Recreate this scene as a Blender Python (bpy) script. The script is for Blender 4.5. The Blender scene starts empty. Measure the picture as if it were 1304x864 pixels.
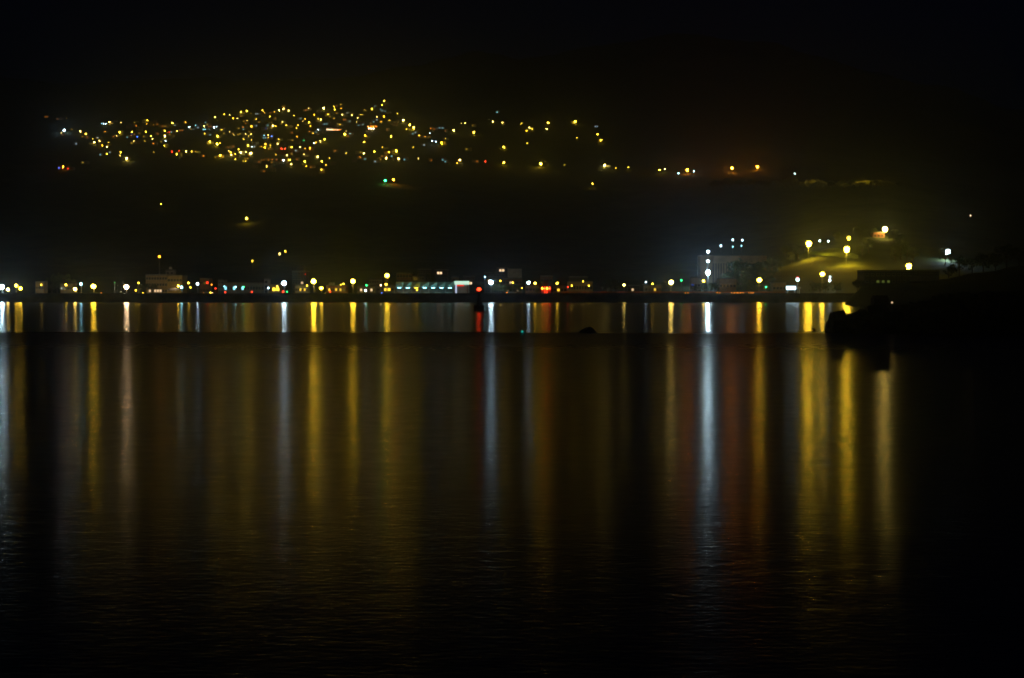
import bpy, bmesh, math, random
from mathutils import Vector, Matrix, noise
R = random.Random(7)
S = bpy.context.scene
COL = S.collection
F = 1934.0                    # focal length of the photograph in its own pixels
CU, CV, VH = 652.0, 432.0, 373.0
CAMZ = 4.5
PITCH = math.atan((CV - VH) / F)

# ------------------------------------------------------------------ camera, world, render
cam = bpy.data.cameras.new('camera'); camo = bpy.data.objects.new('camera', cam); COL.objects.link(camo)
camo.location = (0, 0, CAMZ); camo.rotation_euler = (math.radians(90) - PITCH, 0, 0)
cam.sensor_fit = 'HORIZONTAL'; cam.sensor_width = 36; cam.lens = F / 1304 * 36
cam.clip_start = 0.5; cam.clip_end = 30000
S.camera = camo
W = bpy.data.worlds.new('World'); S.world = W; W.use_nodes = True
nt = W.node_tree; bg = nt.nodes['Background']
sky = nt.nodes.new('ShaderNodeTexSky'); sky.sky_type = 'NISHITA'; sky.sun_disc = False
sky.sun_elevation = math.radians(1); sky.ozone_density = 8; sky.dust_density = .2; sky.sun_rotation = math.radians(200)
nt.links.new(sky.outputs[0], bg.inputs[0]); bg.inputs[1].default_value = 0.003
sl = bpy.data.lights.new('night_fill', 'SUN'); sl.energy = 0.0015; sl.angle = math.radians(0.5); sl.color = (.8, .88, 1)  # faint sun lamp added as even night fill; no moon is seen
so = bpy.data.objects.new('night_fill', sl); COL.objects.link(so)
so.rotation_euler = (math.radians(50), 0, math.radians(-20))
S.view_settings.view_transform = 'Standard'; S.view_settings.look = 'None'
S.view_settings.exposure = 0; S.view_settings.gamma = 1
cy = S.cycles
cy.max_bounces = 3; cy.diffuse_bounces = 1; cy.glossy_bounces = 2; cy.transmission_bounces = 1
cy.volume_bounces = 0; cy.transparent_max_bounces = 4
cy.caustics_reflective = True; cy.caustics_refractive = False
cy.use_light_tree = True; cy.use_denoising = True
cy.sample_clamp_indirect = 4; cy.sample_clamp_direct = 0
cy.filter_width = 1.8

def ray(u, v, Y):
    """World point at depth Y seen at photograph pixel (u, v)."""
    a, b = (u - CU) / F, (CV - v) / F
    c, s = math.cos(PITCH), math.sin(PITCH)
    dx, dy, dz = a, c + b * s, -s + b * c
    k = Y / dy
    return Vector((dx * k, Y, CAMZ + dz * k))

# ------------------------------------------------------------------ materials
def mat(name, col, rough=.8, var=.25, scale=.6, emit=0, ecol=None, spec=.3, bump=0, metal=0):
    m = bpy.data.materials.new(name); m.use_nodes = True
    n = m.node_tree; p = n.nodes['Principled BSDF']
    p.inputs['Roughness'].default_value = rough; p.inputs['Metallic'].default_value = metal
    p.inputs['Specular IOR Level'].default_value = spec
    if emit:
        p.inputs['Base Color'].default_value = (*col, 1)
        p.inputs['Emission Color'].default_value = (*(ecol or col), 1)
        p.inputs['Emission Strength'].default_value = emit
        m.cycles.emission_sampling = 'FRONT'
        return m
    tc = n.nodes.new('ShaderNodeTexCoord'); nz = n.nodes.new('ShaderNodeTexNoise')
    nz.inputs['Scale'].default_value = scale; nz.inputs['Detail'].default_value = 5
    n.links.new(tc.outputs['Object'], nz.inputs['Vector'])
    cr = n.nodes.new('ShaderNodeValToRGB')
    cr.color_ramp.elements[0].position = .3; cr.color_ramp.elements[1].position = .7
    cr.color_ramp.elements[0].color = (*[c * (1 - var) for c in col], 1)
    cr.color_ramp.elements[1].color = (*[min(1, c * (1 + var)) for c in col], 1)
    n.links.new(nz.outputs['Fac'], cr.inputs['Fac']); n.links.new(cr.outputs['Color'], p.inputs['Base Color'])
    if bump:
        b = n.nodes.new('ShaderNodeBump'); b.inputs['Strength'].default_value = bump
        n.links.new(nz.outputs['Fac'], b.inputs['Height']); n.links.new(b.outputs['Normal'], p.inputs['Normal'])
    return m

LC = dict(y=(1, .60, .03), Y=(1, .68, .13), a=(1, .46, .012), w=(.60, .88, 1), p=(1, .66, .36), o=(1, .27, .01),
          r=(1, .035, .008), g=(.03, 1, .22), c=(.30, .85, 1), b=(.05, .16, 1), k=(.75, 1, .16))
_glow = {}
def glow(c, L):
    key = (c, round(L, 3))
    if key not in _glow:
        _glow[key] = mat('lit_%s' % c, (.05, .05, .05), emit=L, ecol=LC[c], rough=.4)
    return _glow[key]

M = dict(
    pole=mat('galvanised_steel', (.25, .26, .26), .5, .15, 2, metal=.6),
    plaster=mat('cream_plaster', (.34, .27, .15), .85, .22, .5),
    white=mat('white_render', (.42, .42, .39), .8, .18, .5),
    grey=mat('grey_concrete', (.2, .2, .19), .9, .25, .4, bump=.2),
    dark=mat('dark_cladding', (.07, .068, .06), .8, .3, .4),
    brown=mat('brown_tile', (.2, .12, .08), .8, .25, 1),
    brick=mat('brick_red', (.32, .14, .08), .85, .25, 2),
    roof=mat('roof_sheet', (.11, .1, .09), .7, .25, 1),
    redroof=mat('red_roof_tile', (.28, .06, .035), .6, .2, 2),
    redwood=mat('red_lacquer', (.4, .05, .03), .45, .15, 2),
    glass=mat('dark_window_glass', (.02, .022, .024), .12, .1, 1, spec=.6),
    frame=mat('window_frame', (.32, .31, .29), .6, .1, 3),
    seawall=mat('seawall_concrete', (.10, .095, .085), .95, .4, .25, bump=.4),
    asphalt=mat('asphalt', (.05, .05, .05), .9, .2, .6),
    rail=mat('trail_glow_rail', (.55, .20, .045), .5, .15, .5),  # orange stands for the glow of passing traffic
    paint=mat('white_road_paint', (.7, .7, .68), .7, .1, 2),
    rock=mat('wet_dark_rock', (.045, .042, .038), .7, .45, 1.2, bump=.6),
    bark=mat('bark', (.10, .075, .05), .9, .3, 4),
    leaf=mat('leaf_green', (.075, .105, .025), .7, .45, .5),
    leaf2=mat('leaf_dark_green', (.045, .07, .02), .7, .45, .5),
    rubber=mat('tyre_rubber', (.02, .02, .02), .9, .1, 5),
    float_=mat('dark_painted_steel', (.05, .04, .035), .55, .3, 1),
)

# ------------------------------------------------------------------ mesh helpers
def bm_box(bm, x0, x1, y0, y1, z0, z1, mi=0, bevel=0):
    vs = [bm.verts.new(p) for p in ((x0, y0, z0), (x1, y0, z0), (x1, y1, z0), (x0, y1, z0), (x0, y0, z1), (x1, y0, z1), (x1, y1, z1), (x0, y1, z1))]
    fs = []
    for q in ((0, 3, 2, 1), (4, 5, 6, 7), (0, 1, 5, 4), (1, 2, 6, 5), (2, 3, 7, 6), (3, 0, 4, 7)):
        f = bm.faces.new([vs[i] for i in q]); f.material_index = mi; fs.append(f)
    if bevel:
        es = {e for f in fs for e in f.edges}
        bmesh.ops.bevel(bm, geom=list(es), offset=bevel, segments=1, affect='EDGES', profile=.5)
    return fs
def bm_tube(bm, pts, radii, n=7, mi=0):
    rings = []
    for i, p in enumerate(pts):
        p = Vector(p)
        d = (Vector(pts[min(i + 1, len(pts) - 1)]) - Vector(pts[max(i - 1, 0)])).normalized()
        a = d.orthogonal().normalized() if abs(d.z) < .95 else Vector((1, 0, 0))
        a = (a - d * a.dot(d)).normalized(); b = d.cross(a)
        rings.append([bm.verts.new(p + (a * math.cos(t) + b * math.sin(t)) * radii[i]) for t in [2 * math.pi * k / n for k in range(n)]])
    for r0, r1 in zip(rings, rings[1:]):
        for k in range(n):
            f = bm.faces.new((r0[k], r0[(k + 1) % n], r1[(k + 1) % n], r1[k])); f.material_index = mi
    f = bm.faces.new(rings[0][::-1]); f.material_index = mi
    f = bm.faces.new(rings[-1]); f.material_index = mi
def bm_ico(bm, c, r, sub=2, mi=0, sx=1, sy=1, sz=1):
    g = bmesh.ops.create_icosphere(bm, subdivisions=sub, radius=r, matrix=Matrix.Translation(c) @ Matrix.Diagonal((sx, sy, sz, 1)))
    for f in {f for v in g['verts'] for f in v.link_faces}: f.material_index = mi; f.smooth = True
def bm_disc(bm, c, r, mi=0, n=8):
    # a thin glowing plate, added under lamps to brighten the ground
    bm_tube(bm, [Vector(c) + Vector((0, 0, .04)), c], [r, r], n, mi)
def to_mesh(name, bm, mats):
    bmesh.ops.recalc_face_normals(bm, faces=bm.faces[:])
    me = bpy.data.meshes.new(name); bm.to_mesh(me); bm.free()
    for m in (mats if isinstance(mats, (list, tuple)) else [mats]): me.materials.append(m)
    return me
def obj(name, bm, mats, parent=None, loc=None):
    me = bm if isinstance(bm, bpy.types.Mesh) else to_mesh(name, bm, mats)
    o = bpy.data.objects.new(name, me); COL.objects.link(o)
    if parent: o.parent = parent
    if loc is not None: o.location = loc
    return o
def tag(o, label, cat, group=None):
    o['label'] = label; o['category'] = cat
    if group: o['group'] = group
    return o
def thing(name, label, cat, loc=(0, 0, 0), rz=0, group=None):
    o = bpy.data.objects.new(name, None); COL.objects.link(o); o.empty_display_size = .5
    o.location = loc; o.rotation_euler = (0, 0, rz)
    return tag(o, label, cat, group)
def kind(o, k): o['kind'] = k; return o
def new(): return bmesh.new()
KIDS = {}
def dup(root, loc, rz=0, sc=1):
    def cp(o, par):
        c = o.copy(); COL.objects.link(c)
        if par: c.parent = par
        for ch in o.children: cp(ch, c)
        return c
    r = cp(root, None); r.location = loc; r.rotation_euler = (0, 0, rz); r.scale = (sc,) * 3
    return r

# ------------------------------------------------------------------ terrain
def lerp(tab, x):
    if x <= tab[0][0]: return tab[0][1]
    for (a, va), (b, vb) in zip(tab, tab[1:]):
        if x <= b: 
            t = (x - a) / (b - a); t = t * t * (3 - 2 * t) * .5 + t * .5
            return va + (vb - va) * t
    return tab[-1][1]
GZ = 3.7                      # street level behind the sea wall
V1 = [(-400, 352), (0, 352), (500, 350), (760, 352), (880, 350), (960, 345), (1040, 330), (1100, 320), (1200, 322), (1304, 332), (1800, 345)]   # at Y 1000
V2 = [(-400, 330), (0, 330), (500, 328), (760, 330), (900, 318), (980, 300), (1060, 286), (1130, 280), (1220, 290), (1304, 300), (1800, 330)]   # at Y 1350
V3 = [(-400, 250), (0, 245), (400, 245), (600, 250), (800, 252), (880, 242), (930, 236), (1140, 234), (1220, 244), (1304, 256), (1800, 300)]    # at Y 2050
V4 = [(-400, 215), (0, 212), (200, 206), (400, 219), (500, 212), (620, 218), (780, 226), (900, 224), (1140, 226), (1304, 240), (1800, 290)]     # at Y 2650
V5 = [(-400, 150), (0, 148), (200, 142), (300, 133), (400, 128), (500, 122), (640, 136), (780, 154), (900, 188), (1140, 206), (1304, 222), (1800, 270)]   # at Y 3650
V6 = [(-400, 95), (0, 100), (150, 108), (300, 106), (430, 100), (520, 86), (600, 70), (660, 78), (760, 58), (860, 43), (930, 52), (990, 56), (1030, 68), (1100, 88), (1180, 112), (1304, 140), (1800, 200)]  # ridge at Y 5200
YS = [860, 1000, 1350, 2050, 2650, 3650, 5200, 6400]
def zat(v, Y): return CAMZ + (VH - v) / F * Y
def terrain(x, Y):
    u = CU + x / max(Y, 1) * F
    if Y <= 860: return GZ - .05
    zs = [GZ - .05, zat(lerp(V1, u), 1000), zat(lerp(V2, u), 1350), zat(lerp(V3, u), 2050), zat(lerp(V4, u), 2650), zat(lerp(V5, u), 3650), zat(lerp(V6, u), 5200), 250]
    for i in range(len(YS) - 1):
        if Y <= YS[i + 1]:
            t = (Y - YS[i]) / (YS[i + 1] - YS[i]); z = zs[i] + (zs[i + 1] - zs[i]) * t; break
    else: z = zs[-1]
    k = min(1, (Y - 860) / 200)
    n = noise.fractal(Vector((x * .012, Y * .012, 1.3)), .9, 2.1, 4) * 5 * k
    if Y > 3900: n += noise.fractal(Vector((x * .003, Y * .003, 4.3)), .8, 2.1, 5) * 26 * min(1, (Y - 3900) / 700)
    return max(z + n, GZ - .05)
bm = new()
us = [-420 + i * 6.5 for i in range(345)]
Yl = [752 + 12 * i for i in range(9)] + [862 + 16 * i for i in range(60)]
while Yl[-1] < 6400: Yl.append(Yl[-1] * 1.0095)
grid = [[bm.verts.new(((u - CU) / F * Y, Y, terrain((u - CU) / F * Y, Y))) for u in us] for Y in Yl]
for r0, r1 in zip(grid, grid[1:]):
    for k in range(len(us) - 1): bm.faces.new((r0[k], r0[k + 1], r1[k + 1], r1[k]))
hm = mat('hillside_scrub', (.034, .042, .015), .95, .5, .05, spec=.1, bump=.5)
hills = kind(obj('hills', bm, hm), 'structure')
for p in hills.data.polygons: p.use_smooth = True
def on_hill(u, v, H, Y0=870):
    """Depth where the sight line of pixel (u, v) is H above the ground, and the ground point below it."""
    Y = Y0
    prev = None
    while Y < 5200:
        p = ray(u, v, Y); g = terrain(p.x, Y)
        if p.z - (g + H) <= 0: break
        Y *= 1.004
    return Vector((p.x, Y, g)), p

# ------------------------------------------------------------------ sea
def water_mat():
    m = bpy.data.materials.new('sea_water'); m.use_nodes = True
    n = m.node_tree; p = n.nodes['Principled BSDF']
    p.inputs['Base Color'].default_value = (.0015, .0022, .002, 1); p.inputs['IOR'].default_value = 1.333
    tc = n.nodes.new('ShaderNodeTexCoord'); sx = n.nodes.new('ShaderNodeSeparateXYZ'); n.links.new(tc.outputs['Object'], sx.inputs[0])
    # calm water inside the breakwater, wind-ruffled water outside it
    mr = n.nodes.new('ShaderNodeValToRGB'); el = mr.color_ramp.elements
    d = n.nodes.new('ShaderNodeMath'); d.operation = 'DIVIDE'; d.inputs[1].default_value = 760; 
    wn = n.nodes.new('ShaderNodeTexNoise'); wn.inputs['Scale'].default_value = .035; wn.inputs['Detail'].default_value = 4; n.links.new(tc.outputs['Object'], wn.inputs['Vector'])
    wa = n.nodes.new('ShaderNodeMath'); wa.operation = 'MULTIPLY_ADD'; wa.inputs[1].default_value = 18; n.links.new(wn.outputs['Fac'], wa.inputs[0])
    wb = n.nodes.new('ShaderNodeMath'); wb.operation = 'SUBTRACT'; wb.inputs[1].default_value = 9; n.links.new(sx.outputs['Y'], wb.inputs[0])
    n.links.new(wb.outputs[0], wa.inputs[2]); n.links.new(wa.outputs[0], d.inputs[0])
    n.links.new(d.outputs[0], mr.inputs[0])
    def stop(y, r):
        e = el.new(min(1, y / 760)); e.color = (r, r, r, 1)
    el[0].color = (.14,) * 3 + (1,); el[1].color = (.18,) * 3 + (1,); el[1].position = 1
    stop(28, .14); stop(60, .175); stop(85, .195); stop(120, .26); stop(166, .34); stop(176, .165)
    pn = n.nodes.new('ShaderNodeTexNoise'); pn.inputs['Scale'].default_value = .03; pn.inputs['Detail'].default_value = 3
    mp0 = n.nodes.new('ShaderNodeMapping'); mp0.inputs['Scale'].default_value = (.35, 1.6, 1)
    n.links.new(tc.outputs['Object'], mp0.inputs[0]); n.links.new(mp0.outputs[0], pn.inputs['Vector'])
    ma = n.nodes.new('ShaderNodeMath'); ma.operation = 'MULTIPLY_ADD'; ma.inputs[1].default_value = .03; n.links.new(pn.outputs['Fac'], ma.inputs[0])
    sb = n.nodes.new('ShaderNodeMath'); sb.operation = 'SUBTRACT'; sb.inputs[1].default_value = .015
    n.links.new(mr.outputs[0], sb.inputs[0]); n.links.new(sb.outputs[0], ma.inputs[2]); n.links.new(ma.outputs[0], p.inputs['Roughness'])
    rn = n.nodes.new('ShaderNodeTexNoise'); rn.inputs['Scale'].default_value = 1.1; rn.inputs['Detail'].default_value = 3
    n.links.new(tc.outputs['Object'], rn.inputs['Vector'])
    m2 = n.nodes.new('ShaderNodeMath'); m2.operation = 'MULTIPLY_ADD'; m2.inputs[1].default_value = .12
    s2 = n.nodes.new('ShaderNodeMath'); s2.operation = 'SUBTRACT'; s2.inputs[1].default_value = .06
    n.links.new(ma.outputs[0], s2.inputs[0]); n.links.new(rn.outputs['Fac'], m2.inputs[0]); n.links.new(s2.outputs[0], m2.inputs[2]); n.links.new(m2.outputs[0], p.inputs['Roughness'])
    prev = None
    for sc, st, dist in (((.9, 2.2, 1), .05, .14), ((4, 9, 1), .17, .05)):
        mp = n.nodes.new('ShaderNodeMapping'); mp.inputs['Scale'].default_value = sc; mp.inputs['Rotation'].default_value = (0, 0, .12)
        nz = n.nodes.new('ShaderNodeTexNoise'); nz.inputs['Scale'].default_value = .8; nz.inputs['Detail'].default_value = 3
        b = n.nodes.new('ShaderNodeBump'); b.inputs['Strength'].default_value = st; b.inputs['Distance'].default_value = dist
        n.links.new(tc.outputs['Object'], mp.inputs[0]); n.links.new(mp.outputs[0], nz.inputs['Vector']); n.links.new(nz.outputs['Fac'], b.inputs['Height'])
        if prev: n.links.new(prev.outputs[0], b.inputs['Normal'])
        prev = b
    n.links.new(prev.outputs[0], p.inputs['Normal'])
    return m
bm = new()
f = bm.faces.new([bm.verts.new(p) for p in ((-1800, -60, 0), (1800, -60, 0), (1800, 726, 0), (-1800, 726, 0))])
kind(obj('sea', bm, water_mat()), 'structure')

# ------------------------------------------------------------------ shore: sea wall, road
bm = new()
prof = [(724.2, -2), (725.6, 3.2), (725.6, 4.3), (726.1, 4.3), (726.1, GZ), (728, GZ), (728, -2)]
xs = [-700 + 10 * i for i in range(141)]
rows = [[bm.verts.new((x, y + noise.noise(Vector((x * .05, z, 0))) * .15, z)) for y, z in prof] for x in xs]
for a, b in zip(rows, rows[1:]):
    for k in range(len(prof) - 1): bm.faces.new((a[k], a[k + 1], b[k + 1], b[k]))
bm.faces.new(rows[0]); bm.faces.new(rows[-1][::-1])
tag(obj('sea_wall', bm, M['seawall']), 'long low concrete sea wall along the far shore of the harbour', 'sea wall')
def sheet(name, x0, x1, y0, y1, z, m):
    bm = new(); bm.faces.new([bm.verts.new(p) for p in ((x0, y0, z), (x1, y0, z), (x1, y1, z), (x0, y1, z))]); return kind(obj(name, bm, m), 'structure')
sheet('shore_ground', -700, 700, 728, 756, GZ - .008, M['grey'])
sheet('shore_road', -700, 700, 731, 741, GZ, M['asphalt'])
bm = new()
for i in range(-80, 80):
    bm.faces.new([bm.verts.new(p) for p in ((i * 8, 735.9, GZ + .005), (i * 8 + 4, 735.9, GZ + .005), (i * 8 + 4, 736.1, GZ + .005), (i * 8, 736.1, GZ + .005))])
kind(obj('road_markings', bm, M['paint']), 'structure')

# ------------------------------------------------------------------ lamps
SI = {6: (1.0, 390), 5: (.7, 100), 4: (.5, 28), 3: (.40, 12), 2: (.33, 5), 1: (.26, 2)}      # shore: globe radius, enlarged to stand for bloom, and intensity
HI = {5: (1.4, 700), 4: (1.15, 340), 3: (.9, 130), 2: (.72, 42), 1: (.55, 10)}                  # far hillside
def street_lamp(head, ground_z, cls, c, label, cat='street lamp', name='street_lamp', group=None, k=1, rk=1):
    """Pole from the ground, short arm, housing and a glowing globe at HEAD."""
    r, I = SI[cls]; r *= rk; L = I * k / (math.pi * r * r)
    H = head.z - ground_z
    t = thing(name, label, cat, (head.x, head.y + .9, ground_z), 0, group)
    bm = new(); pr = .12 if H > 3 else .08
    bm_tube(bm, [(0, 0, 0), (0, 0, H * .5), (0, 0, H + .25), (0, -.3, H + r + .25), (0, -.9, H + r + .3)], [pr * 1.2, pr, pr * .8, pr * .6, pr * .55])
    bm_tube(bm, [(0, 0, 0), (0, 0, .35)], [pr * 2, pr * 1.7], 8)
    obj('pole', bm, M['pole'], t)
    bm = new(); bm_tube(bm, [(0, -.9, H + r * .8), (0, -.9, H + r * 1.08), (0, -.9, H + r * 1.3)], [r * .62, r * .5, r * .12], 10); obj('housing', bm, M['pole'], t)
    bm = new(); bm_ico(bm, (0, -.9, H), r, 2, 0, 1, 1, .92); obj('globe', bm, glow(c, L), t)
    return t
def shore_lamp(u, v, cls, c, label, Y=733, **kw):
    return street_lamp(ray(u, v, Y), GZ, cls, c, label, **kw)

SHORE_LAMPS = [  # u, v, class, colour, label, Y
 (2.3, 365.6, 6, 'w', 'very bright cool white street lamp at the left end of the sea wall', 733, 1.3),
 (10, 369, 5, 'Y', 'pale yellow low lamp beside the very bright white lamp, on its right', 733, .6),
 (20.6, 364, 5, 'y', 'yellow lamp higher of the close pair by the very bright white lamp', 760, .6),
 (26, 367.6, 5, 'y', 'yellow lamp lower of the close pair by the very bright white lamp', 733, .8),
 (95.6, 368.4, 5, 'Y', 'pale low lamp under the oval blue-white lamp', 733, .8),
 (103, 362, 4, 'c', 'oval blue-white lamp above the pale low lamp', 745, 1.2),
 (119, 365, 6, 'y', 'bright yellow sea wall lamp next to the pinkish white lamp', 733, .8),
 (161, 365.7, 6, 'p', 'bright pinkish white street lamp left of the cream three-storey block', 733, .75),
 (231, 366, 4, 'c', 'bluish white lamp in front of the cream block right corner', 733, 1),
 (240, 360.6, 3, 'y', 'small yellow lamp beside the cream block right corner', 770, 1),
 (251.5, 361.7, 4, 'w', 'white lamp between the cream block and the small brown block', 745, 1),
 (361.7, 361, 6, 'w', 'bright white street lamp above the red and green quay lights', 733, .55),
 (399.3, 358.4, 6, 'y', 'brightest yellow street lamp, over the red quay light', 733, 1.3),
 (409.1, 367.3, 5, 'y', 'smaller yellow lamp just below the brightest yellow street lamp', 733, .7),
 (449.4, 358.4, 6, 'y', 'bright yellow street lamp left of the green quay light', 733, .7),
 (493, 351.2, 6, 'y', 'tall yellow street lamp standing left of the market roof', 745, .4),
 (491.6, 362.5, 4, 'y', 'small yellow lamp under the tall yellow street lamp', 760, .5),
 (625.2, 359.8, 6, 'w', 'bright white street lamp between beacon and lit green tree', 733, .55),
 (673.1, 360.2, 5, 'w', 'white lamp at the left of the red lit temple', 733, .4),
 (681.4, 361, 4, 'y', 'yellow lamp between the white lamp and the red lit temple', 733, .9),
 (709.5, 361, 4, 'y', 'yellowish lamp just right of the red lit temple', 733, .6),
 (794.7, 363.2, 4, 'Y', 'lone yellow lamp on the dark shore right of the yellow villa', 745, 1),
 (822.5, 359.5, 2, 'w', 'small white lamp near the low sheds by the road', 760, 1),
 (854.6, 359.8, 6, 'Y', 'bright yellow street lamp beside the green traffic light', 733, .5),
 (895.9, 358, 4, 'y', 'yellow lamp left below the dazzling white floodlight', 745, 1.4),
 (967, 356.9, 6, 'y', 'yellow road lamp above the lit hedge by the parked cars', 733, .7),
 (1047.3, 349.3, 6, 'y', 'yellow lamp over the pair of small white lamps on the right shore', 745, .75),
]
for u, v, cl, c, lb, Y, k in SHORE_LAMPS: shore_lamp(u, v, cl, c, lb, Y, k=k)

def hill_lamp(u, v, cls, c, label, H=7, k=1, rk=1, Y0=870, down=4):
    g, p = on_hill(u, v, H, Y0)
    sc = g.y / 733
    r, I = SI[cls]; r *= rk * min(1.6, sc ** .75) ; L = I * k * (5 if sc > 2 else 1) / (math.pi * r * r)
    t = thing('street_lamp', label, 'street lamp', (p.x, p.y + 1.2, g.z))
    h = p.z - g.z; bm = new()
    bm_tube(bm, [(0, 0, -.3), (0, 0, h * .5), (0, 0, h + .3), (0, -.4, h + r + .25), (0, -1.2, h + r + .3)], [.09, .08, .07, .06, .05]); obj('pole', bm, M['pole'], t)
    bm = new(); bm_tube(bm, [(0, -1.2, h + r * .8), (0, -1.2, h + r * 1.08), (0, -1.2, h + r * 1.3)], [r * .62, r * .5, r * .12], 10); obj('housing', bm, M['pole'], t)
    bm = new(); bm_ico(bm, (0, -1.2, h), r, 2, 0, 1, 1, .92); obj('globe', bm, glow(c, L), t)
    bm = new(); bm_disc(bm, (0, -1.2, h - r - .08), r * .8, 0, 12); obj('glow_disc', bm, glow(c, down * L / .64), t)  # added glowing disc that throws extra light on the ground
    return t
for u, v, cl, c, lb, k in [
 (1030, 310.3, 6, 'y', 'bright yellow hill lamp at the left tip of the lit grass slope', 2.5),
 (1078.4, 317.4, 6, 'y', 'bright yellow hill lamp at the right end of the lit grass slope', 2.5),
 (1080.8, 303.1, 5, 'y', 'smaller yellow hill lamp above the lit grass slope right end', .6),
 (1127.1, 292, 6, 'Y', 'highest bright warm lamp on the near hill, by the small brick house', 2.2),
 (1157.4, 338.8, 6, 'y', 'yellow lamp above the long dark warehouse', 1.3),
 (1207.5, 321.2, 6, 'w', 'bright cool white lamp, rightmost on the near hill', 1.1),
 (1043.8, 306.6, 3, 'w', 'left of two small white lamps beside the left grass slope lamp', 1),
 (1054.8, 307.2, 3, 'w', 'right of two small white lamps beside the left grass slope lamp', 1),
 (1057, 352.8, 3, 'w', 'upper of two small white lamps under the right shore yellow lamp', .6),
 (1056.6, 357, 4, 'w', 'lower of two small white lamps under the right shore yellow lamp', .6),
 (918, 313.1, 4, 'w', 'white lamp left and lowest of three over the concrete terminal', .5),
 (933.2, 305.6, 4, 'w', 'white lamp in the middle of three over the concrete terminal', .5),
 (945.3, 306, 4, 'w', 'white lamp at the right of three over the concrete terminal', .45),
 (933.2, 314.3, 2, 'c', 'small bluish lamp under the middle lamp over the concrete terminal', .8),
 (944.2, 313.1, 2, 'c', 'small bluish lamp under the right lamp over the concrete terminal', .8),
 (1236, 274.5, 2, 'p', 'lone faint cream lamp high on the dark right hillside', .6),
 (374.9, 0, 0, '', '', 0)][:-1]:
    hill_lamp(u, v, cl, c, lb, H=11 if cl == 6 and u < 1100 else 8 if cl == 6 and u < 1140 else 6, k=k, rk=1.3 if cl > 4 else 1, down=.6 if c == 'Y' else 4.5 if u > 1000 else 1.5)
for u, v, cl, c, lb, k in [
 (314, 278, 4, 'y', 'lone bright yellow lamp on the dark slope below the village', .8),
 (205, 260, 1, 'y', 'faint yellow lamp alone on the dark slope at the left', 1.5),
 (356.1, 323.3, 3, 'Y', 'left of the two small lamps above the bright white street lamp', 1),
 (363.3, 320, 3, 'y', 'right of the two small lamps above the bright white street lamp', 1),
 (321.5, 332.3, 2, 'y', 'small yellow lamp on the slope above the long low school', 1),
 (754.7, 233.9, 2, 'y', 'small lone lamp on the slope under the right arm of the village', 2),
 (839.9, 216.5, 3, 'y', 'yellow lamp, left of a close pair at the left of the orange lamps', 2.5),
 (846.7, 215.4, 2, 'Y', 'yellow lamp, right of a close pair at the left of the orange lamps', 2.5),
 (863.8, 221, 2, 'c', 'small greenish white light left of the first orange ridge lamp', 2),
 (883.5, 218.3, 2, 'c', 'small greenish white light right of the first orange ridge lamp', 2),
 (875.1, 216.6, 5, 'o', 'first and lowest of the three bright orange ridge lamps', 2.4),
 (932.1, 214.2, 5, 'o', 'second and brightest of the three orange ridge lamps', 2.9),
 (964.5, 212.6, 5, 'o', 'third orange ridge lamp, over the lit end of the road', 2.2),
 (1012, 221.3, 1, 'w', 'faint white lamp on the ridge right of the orange lamps', 1.5),
 (490.6, 230, 3, 'g', 'green lamp of the lone pair under the village', 2.5),
 (501, 229, 4, 'o', 'orange lamp of the lone pair under the village', 2.5)]:
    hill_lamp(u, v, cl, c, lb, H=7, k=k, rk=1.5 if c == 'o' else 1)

# ------------------------------------------------------------------ village on the hillside
A = """355 173 o1;435 188 o1;503 180 y1;463 294 y2;540 265 y1;605 280 y3;648 300 y3;575 376 w1;650 330 o1p;768 223 c2;783 224 w2;800 224 w2;826 211 y3;785 290 o2p;737 330 w1;712 362 y3;750 352 y3;772 388 y3;806 398 y3;828 440 w1;806 450 y2;757 457 c1;702 337 y1;912 438 y3;905 463 y2;957 485 y4;902 287 y3;850 325 o1p;880 312 y1;832 372 y1t;975 236 o2;995 237 o2;1028 240 o2;1015 215 y1;912 214 y1;996 287 y3;1016 303 o2;995 303 b1;960 326 c1;1011 354 y2;984 322 o1p;1112 197 y3;1106 225 y2;1140 222 o2;1100 283 y2;1085 320 y1;1090 353 y1;1140 318 y3;1150 338 y2;1157 374 o2;1225 243 o1;1245 243 y1;1187 228 o1;1190 300 o1;1160 436 y1;623 517 y1"""
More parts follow.
